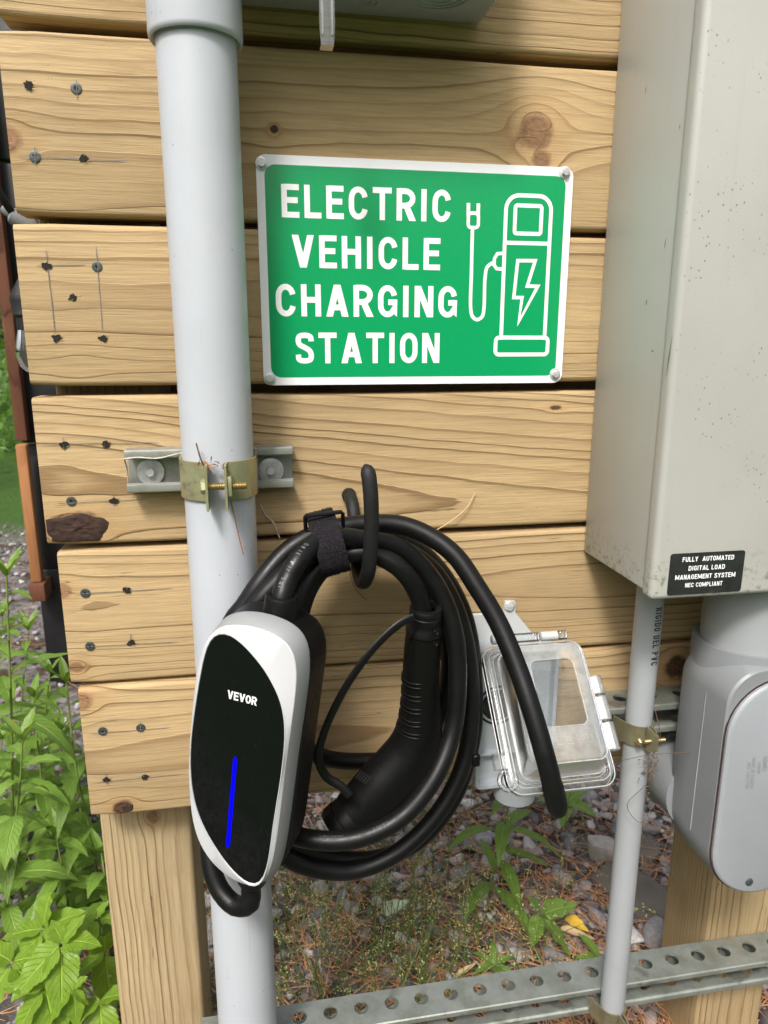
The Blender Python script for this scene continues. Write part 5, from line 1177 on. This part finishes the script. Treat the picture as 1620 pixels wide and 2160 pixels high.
# fallen pine needles
VV, FF, off = [], [], 0
def ribbon3(pts, w):
    global off
    pts = np.asarray(pts); n = len(pts); t = np.gradient(pts, axis=0); s = np.cross(t, [0, 0, 1.0]); s /= (np.linalg.norm(s, axis=1, keepdims=True) + 1e-9)
    up = np.array([0, 0, w * .45]); ww = np.array([w * (1 if 0 < i < n - 1 else .35) for i in range(n)])[:, None]
    ring = np.stack([pts - s * ww / 2, pts + up * (ww / w), pts + s * ww / 2], 1).reshape(-1, 3)
    fs = []
    for i in range(n - 1):
        a = i * 3; b = a + 3; fs += [(a, a + 1, b + 1, b), (a + 1, a + 2, b + 2, b + 1)]
    VV.append(ring); FF.append(np.array(fs) + off); off += len(ring)
for k in range(6200):
    if rng.random() < .72: x, y = rng.normal(.32, .40), abs(rng.normal(.12, .38)) - .05
    else: x, y = rng.uniform(-1.2, 1.5), rng.uniform(-.2, 2.6)
    L = rng.uniform(.035, .085); a = rng.uniform(0, 6.28) if rng.random() < .7 else rng.normal(2.2, .5); bend = rng.normal(0, .5); z0 = gz(x, y) + rng.uniform(.004, .024); tilt = rng.normal(0, .10); P = []
    for q in range(5):
        s = q / 4; aa = a + bend * (s - .5); P.append((x + math.cos(aa) * L * (s - .5), y + math.sin(aa) * L * (s - .5), z0 + tilt * L * (s - .5)))
    ribbon3(P, rng.uniform(.0010, .0019))
np_mesh('fallen_needles', np.vstack(VV), np.vstack(FF), 'pine_needles', 'rust-brown fallen pine needles strewn over the gravel', 'pine needles')
VV, FF, off = [], [], 0
V0, F0 = shapes[0]
for k in range(520):
    x, y = (rng.normal(.62, .25), abs(rng.normal(.2, .3))) if rng.random() < .7 else (rng.uniform(-.9, 1.2), rng.uniform(0, 1.6))
    V, F = shapes[rng.integers(10)]; m = euler_m(rng.uniform(0, 3), rng.uniform(0, 3), rng.uniform(0, 6)); r = rng.uniform(.0018, .0034)
    VV.append((V * np.array([1.7, .9, .9]) * r) @ m.T + np.array([x, y, gz(x, y) + rng.uniform(.008, .024)])); FF.append(F + off); off += len(V)
np_mesh('bud_scales', np.vstack(VV), np.vstack(FF), 'bud_scales', 'orange pine bud scales sprinkled over the gravel', 'bud scales')
# seeding grass behind the wall
VV, FF, off = [], [], 0; SV, SF, soff = [], [], 0
def blade(x, y, z, h, a, lean, w):
    P = [(x + math.cos(a) * lean * h * s * s, y + math.sin(a) * lean * h * s * s, z + h * s * (1 - .25 * lean * s)) for s in np.linspace(0, 1, 6)]; ribbon3(P, w); return P
for k in range(330):
    x, y = rng.normal(.13, .13), rng.normal(.13, .12) + .02
    if k % 6 == 0: x, y = rng.normal(.24, .14), rng.normal(.42, .16)
    if y < .06 or x > .56: continue
    z = gz(x, y); a = rng.uniform(0, 6.28)
    if k % 3: blade(x, y, z, rng.uniform(.05, .15), a, rng.uniform(.3, 1.1), rng.uniform(.0012, .0026))
    P = blade(x, y, z, rng.uniform(.12, .30), a, rng.uniform(.05, .5), .0010)
    top = np.array(P[-1]); prev = np.array(P[-3]); ax_ = top - prev
    for br in range(int(rng.integers(5, 11))):
        s = rng.uniform(.0, 1.0); p0 = prev + ax_ * s; d = rng.normal(size=3) * np.array([1, 1, .6]); d /= np.linalg.norm(d); l = rng.uniform(.010, .032) * (1.1 - s * .7); e = p0 + d * l
        ribbon3([p0, (p0 + e) / 2 + np.array([0, 0, .002]), e], .0005)
        for sp in range(int(rng.integers(1, 4))):
            c = p0 + (e - p0) * rng.uniform(.5, 1.0); dd_ = rng.normal(size=3) + np.array([0, 0, .4]); dd_ /= np.linalg.norm(dd_); u = np.cross(dd_, [.3, .2, 1]); u /= np.linalg.norm(u); v2 = np.cross(dd_, u); ln = rng.uniform(.0030, .0052); w = .0008
            SV.append(np.array([c, c + dd_ * ln * .5 + u * w, c + dd_ * ln * .5 + v2 * w, c + dd_ * ln * .5 - u * w, c + dd_ * ln * .5 - v2 * w, c + dd_ * ln])); SF.append(np.array([(0, 1, 2), (0, 2, 3), (0, 3, 4), (0, 4, 1), (5, 2, 1), (5, 3, 2), (5, 4, 3), (5, 1, 4)]) + soff); soff += 6
np_mesh('grass', np.vstack(VV), np.vstack(FF), 'grass_blade', 'thin green grass growing through the gravel under the coil', 'grass')
np_mesh('grass_seeds', np.vstack(SV), np.vstack(SF), 'grass_seed', 'pale seed heads of the thin grass under the coil', 'grass seed')

# flat stones and one pale stone
def rock(name, c, r, flat_, rot, seed, label, mat='flat_rock', sub=3):
    bm = bmesh.new(); bmesh.ops.create_icosphere(bm, subdivisions=sub, radius=1.0)
    for v in bm.verts:
        q = v.co.copy(); n = mnoise.noise(q * 1.4 + Vector((seed, 0, 0))) * .30 + mnoise.noise(q * 4 + Vector((seed, 2, 0))) * .06; q *= 1 + n
        q.z = max(-.55, min(.55, q.z)); v.co = Vector((q.x * r[0], q.y * r[1], q.z * flat_))
    bmesh.ops.rotate(bm, verts=bm.verts, matrix=Matrix.Rotation(rot, 3, 'Z')); bmesh.ops.translate(bm, verts=bm.verts, vec=(0, 0, 0))
    mb = MB(); mb.bm(bm); me = mb.mesh(name); o = obj(name, me, mat, None, 45); o.location = c; return tag(o, label, 'stone')
p = (0.6166, 0.2763, 0.0000); rock('flat_stone', (p[0], p[1], .010), (.048, .080), .026, R(28), 1.0, 'brown flat paving stone behind the thin conduit')
p = (0.6800, 0.3914, 0.0000); rock('flat_stone', (p[0], p[1], .006), (.040, .04), .022, R(10), 4.0, 'olive flat stone farther back behind the thin conduit')
p = (0.6706, 0.2401, 0.0000); rock('flat_stone', (p[0], p[1], .008), (.036, .06), .018, R(-35), 7.0, 'grey-brown flat stone between the thin conduit and the right post')
simple('pale_rock', (.34, .31, .28), .85, var=.2, vscale=60, bump=.5, bscale=160)
p = (0.6079, 0.3882, 0.0000); rock('pale_stone', (p[0], p[1], .022), (.034, .022), .030, R(-20), 3.0, 'whitish angular stone left of the thin conduit', 'pale_rock', 2)
p = (0.5968, 0.1881, -0.0000); rock('grey_stone', (p[0], p[1], .018), (.030, .020), .034, R(60), 9.0, 'large grey stone just above the low strut right of the thin conduit', 'pale_stone_grey' if 0 else 'gravel_stone', 2)
# pine cone between the post and the thick conduit
pc = thing('pine_cone', (-0.1244, 0.4270, 0.0000), 'small reddish-brown pine cone between the left post and the thick conduit', 'pine cone')
pcb = Vector((-0.1244, 0.4270, 0.0000)) + Vector((0, 0, .022)); pax = Vector((.8, .5, .15)).normalized()
mb = MB(); mb.lathe([(.002, -.035), (.012, -.022), (.015, -.005), (.011, .015), (.003, .030)], pcb, pax, 14); mb.build('core', 'cone', pc, 60)
mb = MB()
for k in range(60):
    t = k / 59; a = k * 2.399; rad = .015 * math.sin(math.pi * (.15 + .8 * t)) + .004; u = pax.orthogonal().normalized(); w = pax.cross(u); dr = u * math.cos(a) + w * math.sin(a); c = pcb + pax * (-.034 + .062 * t); tip = c + dr * (rad + .007) + pax * .006; sd = pax.cross(dr) * .006
    mb.add([c + dr * rad * .5 - sd * .6, c + dr * rad * .5 + sd * .6, tip + sd, tip - sd, tip - pax * .0022 + sd * .9, tip - pax * .0022 - sd * .9], [(0, 1, 2, 3), (3, 2, 4, 5), (0, 5, 4, 1)])
mb.build('scales', 'cone', pc)

# bracket on the ground at the right
bp = Vector((0.5884, 0.0819, 0.0000)); br_ = thing('steel_bracket', tuple(bp), 'small bright steel bracket with a hole on the ground beside the right post', 'bracket')
mb = MB(); mb.box((bp.x - .018, bp.y - .02, .014), (bp.x + .09, bp.y + .035, .0165), .0004, 1); mb.build('plate', 'galvanised_clean', br_, 30)
mb = MB(); mb.lathe([(.008, 0), (.008, .0003)], (bp.x + .006, bp.y + .004, .0166), (0, 0, 1), 20); mb.build('hole', 'dark_hole', br_)
mb = MB(); mb.sweep(smoothpath([(0.5778, 0.0956, 0.0000), tuple(Vector((0.6611, 0.1865, 0.0000)) + Vector((0, 0, .06))), tuple(Vector((0.7039, 0.2343, 0.0000)) + Vector((0, 0, .09)))], .01), .0025, seg=7); o = mb.build('fallen_twig', 'stem_brown', None, 60); tag(o, 'thin dark twig leaning beside the right post', 'twig')

# ================================================================== PLANTS (every leaf a piece of its own)
def leaf_mesh(base, d, L, W, droop=.3, fold=.25, serr=0.0, shape='lance', roll=0.0, nl=14):
    base = Vector(base); d = Vector(d).normalized(); side = d.cross(Vector((0, 0, 1)))
    if side.length < .05: side = Vector((1, 0, 0))
    side.normalize(); side = Quaternion(d, roll) @ side; up = side.cross(d).normalized(); nw = 4; V = []; UV = []; F = []
    for i in range(nl + 1):
        t = i / nl
        if shape == 'lance': w = (math.sin(math.pi * t ** .75)) ** .85
        else: w = (math.sin(math.pi * t ** .60)) ** .75 * (1 - .12 * t)
        if serr: w *= 1 + serr * (1 if i % 2 else -1) * (.3 if i in (0, nl) else 1)
        if i == nl: w = .015
        if i == 0: w = .06
        c = base + d * (L * t * (1 - droop * .25 * t)) + Vector((0, 0, -1)) * (droop * L * t * t * .75) 
        for j in range(nw + 1):
            s = (j / nw - .5) * 2
            V.append(c + side * (s * W / 2 * w) + up * (abs(s) * fold * W / 2 * w + .04 * W * math.sin(t * 19 + s * 3) * abs(s))); UV.append((.5 + s * .5, t))
    for i in range(nl):
        for j in range(nw): a = i * (nw + 1) + j; F.append((a, a + 1, a + nw + 2, a + nw + 1))
    me = bpy.data.meshes.new('leaf'); me.from_pydata([tuple(v) for v in V], [], F); ul = me.uv_layers.new(name='uv')
    for lp_ in me.loops: ul.data[lp_.index].uv = UV[lp_.vertex_index]
    me.update(); return me
def put_leaf(parent, mat, *a, **k):
    o = obj('leaf', leaf_mesh(*a, **k), mat, parent, 179); o.matrix_parent_inverse = unparented(parent); return o
def stemmed(name, pts, label, cat, group, n, L, W, mat, stem_mat='stem_green', r=.0026, seed=0, t0=.12, updown=.25, top_tuft=True, shape='lance'):
    rs = random.Random(seed); t = thing(name, pts[0], label, cat, group); P = smoothpath(pts, .012); m = len(P)
    mb = MB(); mb.sweep(P, [r * (1 - .6 * i / m) for i in range(m)], seg=7); mb.build('stem', stem_mat, t, 70)
    for k in range(n):
        f = t0 + (1 - t0) * (k + .3) / n; i = min(m - 1, int(f * (m - 1))); a = k * 2.4 + rs.uniform(-.5, .5) + seed; el = updown + rs.uniform(-.25, .35) + .5 * max(0, f - .8); l = L * (1.05 - .45 * max(0, f - .6) / .4) * rs.uniform(.75, 1.15)
        put_leaf(t, mat, P[i], (math.cos(a), math.sin(a), el), l, W * l / L * rs.uniform(.85, 1.2), droop=rs.uniform(.25, .9), fold=rs.uniform(.15, .4), serr=.05, shape=shape)
    if top_tuft:
        for k in range(4): put_leaf(t, mat, P[-1], (math.cos(k * 1.7 + seed), math.sin(k * 1.7 + seed), 1.3), L * .45, W * .5, droop=.1, fold=.4, shape=shape)
    return t
GR = 'tall leafy weeds left of the wall'
GROUNDS = ((-0.4903, 0.4736, 0.0000), (-0.4301, 0.5836, 0.0000), (-0.3313, 0.3586, 0.0000), (-0.4781, 0.6187, 0.0000), (-0.2622, 0.3419, -0.0000))
stemmed('leafy_weed', [(-0.4005, 0.4001, 0.0000), (-0.3988, 0.3600, 0.1346), (-0.3580, 0.3100, 0.4401), (-0.3315, 0.2800, 0.6486)], 'tallest bright green weed at the left edge, tip near the brown timber foot', 'weed', GR, 24, .110, .026, 'leaf_goldenrod', 'stem_green', .003, 1)
stemmed('leafy_weed', [(-0.2946, 0.3838, 0.0000), (-0.2812, 0.3600, 0.1572), (-0.2953, 0.3600, 0.3109), (-0.3010, 0.3800, 0.4440)], 'green weed whose leaves touch the left ends of the lower boards', 'weed', GR, 22, .110, .026, 'leaf_goldenrod', 'stem_green', .003, 2)
stemmed('leafy_weed', [(-0.3321, 0.4686, -0.0000), (-0.3228, 0.4600, 0.1260), (-0.3351, 0.4800, 0.2564), (-0.3509, 0.5000, 0.3001)], 'shorter green weed standing behind the others near the post', 'weed', GR, 16, .095, .024, 'leaf_goldenrod', 'stem_green', .0026, 3)
stemmed('leafy_weed', [(-0.4282, 0.3707, 0.0000), (-0.3820, 0.2800, 0.1950), (-0.3374, 0.2400, 0.3495), (-0.3165, 0.2200, 0.4447)], 'yellow-green weed low at the left edge above the bramble', 'weed', GR, 16, .105, .028, 'leaf_light', 'stem_green', .0028, 4)
stemmed('leafy_weed', [(-0.5032, 0.4230, 0.0000), (-0.4576, 0.4000, 0.1933), (-0.4186, 0.3800, 0.4076), (-0.3927, 0.3600, 0.5434)], 'green weed cut off by the left edge of the picture', 'weed', GR, 20, .115, .027, 'leaf_goldenrod', 'stem_green', .003, 5)
stemmed('leafy_weed', [(-0.3916, 0.5141, 0.0000), (-0.3921, 0.5000, 0.1192), (-0.3988, 0.5200, 0.2196), (-0.3961, 0.5200, 0.3559)], 'darker green weed in the middle behind the tallest one', 'weed', GR, 20, .105, .026, 'leaf_goldenrod', 'stem_green', .0028, 6)
stemmed('leafy_weed', [(-0.2858, 0.4382, 0.0000), (-0.2787, 0.4200, 0.1092), (-0.2858, 0.4200, 0.2010), (-0.2922, 0.4200, 0.2546)], 'small green weed beside the left post below the boards', 'weed', GR, 11, .085, .026, 'leaf_goldenrod', 'stem_green', .0024, 7)
for k, (bx, mx, tx, lab) in enumerate((((-20, 1900), (-0.4836, 0.5200, 0.1543), (-0.4537, 0.5200, 0.2807), 'green weed low at the left edge behind the yellow-green one'), ((95, 1800), (-0.4294, 0.6000, 0.0909), (-0.4052, 0.6200, 0.2312), 'dim green weed farthest back between the tall ones'),
        ((150, 1985), (-0.3110, 0.3000, 0.1428), (-0.3159, 0.3000, 0.2420), 'green weed just above the brambles, left of the post'), ((50, 1780), (-0.4872, 0.6600, 0.0661), (-0.4858, 0.7000, 0.1456), 'dim green weed far back at the left edge'), ((240, 1990), (-0.2482, 0.2800, 0.1341), (-0.2558, 0.3000, 0.2014), 'narrow green weed touching the left post'))):
    r_ = GROUNDS[k]; stemmed('leafy_weed', [r_, mx, tx], lab, 'weed', GR, 15, .10, .025, ('leaf_goldenrod', 'leaf_light')[k % 2], 'stem_green', .0026, 20 + k)
for k, (b_, m1_, t_, lab) in enumerate((((-0.5049, 0.6511, 0.0000), (-0.4712, 0.6200, 0.1835), (-0.4168, 0.6000, 0.4454), 'tall dim green weed behind the tallest one, reaching the fourth board'), ((-0.4709, 0.7042, 0.0000), (-0.4666, 0.7400, 0.1079), (-0.4320, 0.7400, 0.2965), 'tall dim green weed beside the black panels'), ((-0.5920, 0.7564, 0.0000), (-0.5462, 0.7500, 0.2177), (-0.5063, 0.7400, 0.4234), 'tall green weed at the very left edge under the brown timber'))):
    stemmed('leafy_weed', [b_, m1_, t_], lab, 'weed', GR, 18, .105, .026, 'leaf_goldenrod', 'stem_green', .0026, 40 + k)
# brambles
def bramble(nodes, base, label, seed, mat='leaf_bramble', group='brambles at the foot of the left post', name='bramble'):
    rs = random.Random(seed); t = thing(name, base, label, 'bramble', group)
    for (p, size, dirs) in nodes:
        P = Vector(p); mid = (Vector(base) * .45 + P * .55) + Vector((0, 0, .05)); mb = MB(); mb.sweep(smoothpath([base, tuple(mid), tuple(P)], .01), .0014, seg=6); mb.build('stem', 'stem_brown' if seed % 2 else 'stem_green', t, 70)
        for (dx, dy, dz, s) in dirs:
            d = Vector((dx, dy, dz)).normalized(); b = P + d * (.005 * (1 if s >= 1 else .3)); put_leaf(t, mat, b, d, size * s * .82, size * s * .50, droop=rs.uniform(.15, .4), fold=rs.uniform(.12, .25), serr=.035, shape='ovate', roll=rs.uniform(-.35, .35), nl=24)
    return t
bramble([((-0.3039, 0.1700, 0.1957), .075, ((.15, .25, .9, 1.05), (.9, .1, .35, .95), (-1, .1, .0, .95), (-.55, -.35, -.55, 1.0), (.25, -.4, -.6, .7)))], (-0.3686, 0.2971, 0.0000), 'bramble with five green leaflets and one pointing straight up', 2)
bramble([((-0.2668, 0.1200, 0.2167), .070, ((-.3, .3, .6, .6), (.5, .3, .5, .75), (1, -.1, .1, .9), (.05, -.55, -.75, 1.25), (-.8, -.45, -.55, 1.25)))], (-0.3179, 0.2715, 0.0000), 'brightest yellow-green bramble in front with drooping toothed leaflets', 4)
bramble([((-0.2495, 0.2200, 0.1597), .045, ((.9, -.1, -.1, 1.2), (-.2, -.3, -.8, 1), (.3, .2, .4, .8))), ((-0.2385, 0.2000, 0.1173), .080, ((.1, -.3, .9, 1.1), (.1, -.4, -.8, 1.1), (-.8, -.2, -.3, .9)))], (-0.2588, 0.2654, -0.0000), 'bramble half hidden behind the left post', 6)
bramble([((-0.3352, 0.1400, 0.1784), .080, ((-.4, -.3, -.5, 1.1), (.6, -.4, -.6, 1.1), (.8, 0, .2, .9), (-.6, .2, .4, .9)))], (-0.4042, 0.2701, 0.0000), 'bramble with large toothed leaves in the lower left corner', 8)
bramble([((-0.2854, 0.1000, 0.1746), .075, ((-.5, -.3, -.6, 1.1), (.2, -.35, -.7, 1.2), (-.9, .1, .2, .9))), ((-0.2243, 0.1000, 0.1416), .085, ((.1, -.4, -.6, 1.1), (-.8, -.3, -.3, .9), (.7, -.2, .4, .8)))], (-0.3244, 0.2173, -0.0000), 'low bramble along the bottom edge left of the post', 10)
bramble([((-0.2499, 0.0900, 0.1751), .055, ((-.75, -.3, -.75, 1.1), (.05, -.3, -1, .95), (.5, -.1, -.7, .6), (.6, .2, .5, .5)))], (-0.2892, 0.2188, 0.0000), 'young bramble shoot with narrow curled leaflets at the bottom', 12)
# plants behind the coil on the right
t = thing('leafy_weed', (0.3645, 0.3255, 0.0000), 'green weed with long narrow leaves below the clear outlet cover', 'weed'); b0 = Vector((0.3645, 0.3255, 0.0000))
sp_ = smoothpath([tuple(b0), (0.3561, 0.3000, 0.0475), (0.3645, 0.2900, 0.1286), (0.3716, 0.2800, 0.2065), (0.3716, 0.2700, 0.2525)], .01); mb = MB(); mb.sweep(sp_, [.0026 * (1 - .4 * i / len(sp_)) for i in range(len(sp_))], seg=7); mb.build('stem', 'stem_green', t, 70)
for (s, tip, w, dr) in (((0.3597, 0.2900, 0.1680), (0.2354, 0.2200, 0.2205), .020, .5), ((0.3737, 0.2900, 0.1813), (0.3288, 0.2000, 0.1839), .024, .8), ((0.3741, 0.2900, 0.1723), (0.4508, 0.3600, 0.1532), .022, .3), ((0.3742, 0.2900, 0.1696), (0.4681, 0.2400, 0.1495), .017, .6), ((0.3627, 0.2900, 0.1333), (0.4464, 0.2600, 0.1141), .018, .3), ((0.3668, 0.2900, 0.1128), (0.3758, 0.2000, 0.0962), .022, .5),
                        ((0.3608, 0.3000, 0.0562), (0.2624, 0.2000, 0.0968), .024, .6), ((0.3734, 0.2800, 0.2194), (0.3147, 0.2200, 0.2773), .020, .6), ((0.3610, 0.3000, 0.0515), (0.4012, 0.1800, 0.0496), .022, .4), ((0.3647, 0.3000, 0.0837), (0.3527, 0.3600, 0.1085), .016, .2), ((0.3712, 0.2700, 0.2440), (0.3772, 0.2200, 0.2982), .018, .3)):
    d = Vector(tip) - Vector(s); L = d.length; d.z += dr * L * .55; put_leaf(t, 'leaf_goldenrod', s, d, L * 1.03, w, droop=dr, fold=.3, serr=.05)
bramble([((0.4038, 0.2000, 0.0787), .060, ((.9, .0, .25, 1.25), (.55, -.4, -.55, 1.35), (-.3, -.2, -.7, .9), (-.3, .2, .6, .9)))], (0.4182, 0.2051, -0.0000), 'light green sapling with broad leaves left of the thin conduit', 14, 'leaf_light', None, 'sapling')
t = thing('leafy_weed', (0.3223, 0.1772, -0.0000), 'small pale green rosette just above the low strut', 'weed'); b0 = Vector((0.3223, 0.1772, -0.0000))
for a, el, l in ((.2, .5, .05), (1.3, .9, .055), (2.4, .6, .05), (3.4, .4, .045), (4.6, .7, .05), (5.6, .3, .045)): put_leaf(t, 'leaf_light', b0 + Vector((0, 0, .02)), (math.cos(a), math.sin(a), el), l, .012, droop=.5, fold=.3)
t = thing('leafy_weed', (0.4876, 0.1572, 0.0000), 'two light green blades beside the thin conduit above the low strut', 'weed'); b0 = Vector((0.4876, 0.1572, 0.0000))
for a, el, l in ((2.3, 1.2, .07), (-.3, .9, .05), (3.0, .5, .05)): put_leaf(t, 'leaf_light', b0 + Vector((0, 0, .02)), (math.cos(a), math.sin(a), el), l, .017, droop=.4, fold=.3)
t = thing('leafy_weed', (0.5762, 0.4930, 0.0000), 'light green weed half hidden behind the capped cable end', 'weed'); b0 = Vector((0.5762, 0.4930, 0.0000))
for a, el, l in ((.4, .5, .08), (1.6, .5, .07), (2.8, .4, .07), (4.2, .3, .08), (5.4, .4, .08)): put_leaf(t, 'leaf_light', b0 + Vector((0, 0, .05)), (math.cos(a), math.sin(a), el), l, .034, droop=.5, fold=.2, shape='ovate', serr=.03)
mb = MB(); mb.sweep([tuple(b0), tuple(b0 + Vector((0, 0, .05)))], .0015, seg=6); o = mb.build('stem', 'stem_green', t, 60)
def ground_leaf(p, d, L, W, mat, label, name):
    q = Vector(p) + Vector((0, 0, .022)); o = obj(name, leaf_mesh((0, 0, 0), d, L, W, droop=-.1, fold=.35, shape='ovate'), mat, None, 179); o.location = q; tag(o, label, 'leaf')
ground_leaf((0.4699, 0.2462, 0.0000), (.5, -.8, -.05), .042, .024, 'yellow_leaf', 'bright yellow fallen leaf under the light green sapling', 'fallen_leaf')
ground_leaf((0.4519, 0.2276, 0.0000), (.75, -.65, .0), .055, .016, 'dry_leaf', 'tan dry fallen leaf beside the yellow one', 'fallen_leaf')
simple('pale_leaf', (.50, .55, .38), .7, var=.15, vscale=100)
ground_leaf((0.1710, 0.3061, 0.0000), (.9, .1, .15), .048, .032, 'pale_leaf', 'pale whitish-green leaf lying in the seeding grass', 'fallen_leaf')
ground_leaf((0.2595, 0.1671, 0.0000), (.9, .3, .1), .040, .010, 'dry_leaf', 'tan dry leaf standing behind the low strut', 'fallen_leaf')

# ================================================================== BACKGROUND AT THE LEFT
sh = thing('dark_shed', (-.47, 1.30, 0), 'black panelled wall far behind the left ends of the boards', 'shed')
for i in range(6):
    MB().box((-.600, 1.28, .02 + i * .335), (-.34, 1.33, .02 + i * .335 + .329), .006, 2).build('panel', 'black_paint', sh, 40)
ts = thing('timber_frame', (-.60, 1.25, 0), 'reddish-brown stained upright timber in front of the black panels', 'timber')
wood('stained_cedar', 41, axis='z', zc=-.58, pith=.03, ring=.006, early=(.15, .060, .032), late=(.07, .026, .014), freq=2.0)
wood('stained_orange', 43, axis='z', zc=-.58, pith=.03, ring=.006, early=(.36, .16, .065), late=(.22, .09, .035), freq=2.0)
MB().box((-.602, 1.245, .70), (-.574, 1.279, 2.6), .004, 2).build('upright', M['stained_cedar'], ts, 40)
MB().box((-.596, 1.215, .335), (-.570, 1.244, .695), .004, 2).build('lower_upright', M['stained_orange'], ts, 40)
MB().box((-.602, 1.205, .285), (-.562, 1.275, .334), .004, 2).build('foot', M['stained_cedar'], ts, 40)
sl = thing('string_light', (-0.2333, 0.1300, 0.9854), 'string light with black socket and clear bulb at the left edge of the boards', 'string light')
sk = Vector((-0.2282, 0.1200, 0.9850)); bb = Vector((-0.2285, 0.1200, 0.9702))
mb = MB(); mb.lathe([(.003, .024), (.006, .018), (.0120, .008), (.0128, .002), (.0105, -.008), (.0110, -.009), (.0110, -.012), (.0090, -.013), (.0090, -.026)], sk, (0, 0, 1), 24); mb.build('socket', 'hook_coat', sl, 40)
mb = MB(); mb.lathe([(.0085, .0), (.0095, -.005), (.0122, -.017), (.0126, -.026), (.0098, -.036), (.005, -.041), (.0005, -.043)], sk - Vector((0, 0, .0262)), (0, 0, 1), 24); mb.build('bulb', 'bulb_glass', sl, 60)
cp = smoothpath([tuple(sk + Vector((0, 0, .028))), tuple(sk + Vector((.012, .0, .055))), (-0.2127, 0.0850, 1.0545), (-0.2158, 0.0700, 1.0617), (-0.2213, 0.0600, 1.0748), (-0.2305, 0.0500, 1.1017)], .006); mb = MB(); mb.sweep(cp, .0022, seg=8); mb.sweep([v + Vector((.003, -.002, .001)) for v in cp], .0018, seg=8); mb.build('cord', 'hook_coat', sl, 60)
mb = MB(); mb.lathe([(.0035, -.008), (.0045, -.004), (.0045, .0), (.0080, .002), (.0085, .018), (.006, .022)], (-0.2175, 0.0720, 1.0628), (.7, .15, -.5), 18); mb.build('plug', 'pvc_fitting', sl, 40)

# foliage masses: low shrubs beyond the lawn at the left, and the wood behind the viewer that the glass reflects
def foliage(name, clumps, per, size, mat, label, seed):
    r = np.random.default_rng(seed); VV, FF, o = [], [], 0
    for (c, rad) in clumps:
        n = int(per * rad[0] * rad[2] * 4); d = r.normal(size=(n, 3)); d /= np.linalg.norm(d, axis=1, keepdims=True); P = np.array(c) + d * np.array(rad) * (r.uniform(.35, 1.0, (n, 1)) ** .6); P[:, 2] = np.maximum(P[:, 2], .02)
        a = r.normal(size=(n, 3)); a /= np.linalg.norm(a, axis=1, keepdims=True); b = np.cross(a, r.normal(size=(n, 3))); b /= np.linalg.norm(b, axis=1, keepdims=True); s = size * r.uniform(.6, 1.4, (n, 1))
        V = np.stack([P - a * s, P + b * s * .45, P + a * s, P - b * s * .45], 1).reshape(-1, 3); VV.append(V); FF.append(np.arange(n * 4).reshape(-1, 4) + o); o += n * 4
    return np_mesh(name, np.vstack(VV), np.vstack(FF), mat, label, 'foliage')
rs = random.Random(5)
foliage('shrubs', [((-2.6 + rs.uniform(-.9, .7), 4.2 + rs.uniform(-.6, 2.5), .25 + rs.uniform(0, .3)), (.55, .5, rs.uniform(.3, .6))) for _ in range(16)] + [((-3.2 + rs.uniform(-1.5, 1), 8 + rs.uniform(-1, 2), 1.1), (1.1, .8, 1.3)) for _ in range(7)], 260, .035, 'leaf_lawn', 'blurred green shrubs far away at the left edge', 3)
cl_ = []
for k in range(34):
    a = R(-78 + 156 * (k + rs.random()) / 34); d = rs.uniform(7, 10.5); cl_.append(((math.sin(a) * d, -math.cos(a) * d, rs.uniform(.6, 2.6)), (1.3, 1.2, rs.uniform(1.0, 1.7))))
for k in range(9): cl_.append(((2.6 + rs.uniform(-1.4, 2.4), -3.6 + rs.uniform(-2.0, .6), 5.2 + rs.uniform(-.8, 1.6)), (1.0, 1.0, .45)))
foliage('woodland', cl_, 150, .075, 'leaf_wood', 'dark green woodland behind the viewer, seen only mirrored in the glossy surfaces', 9)
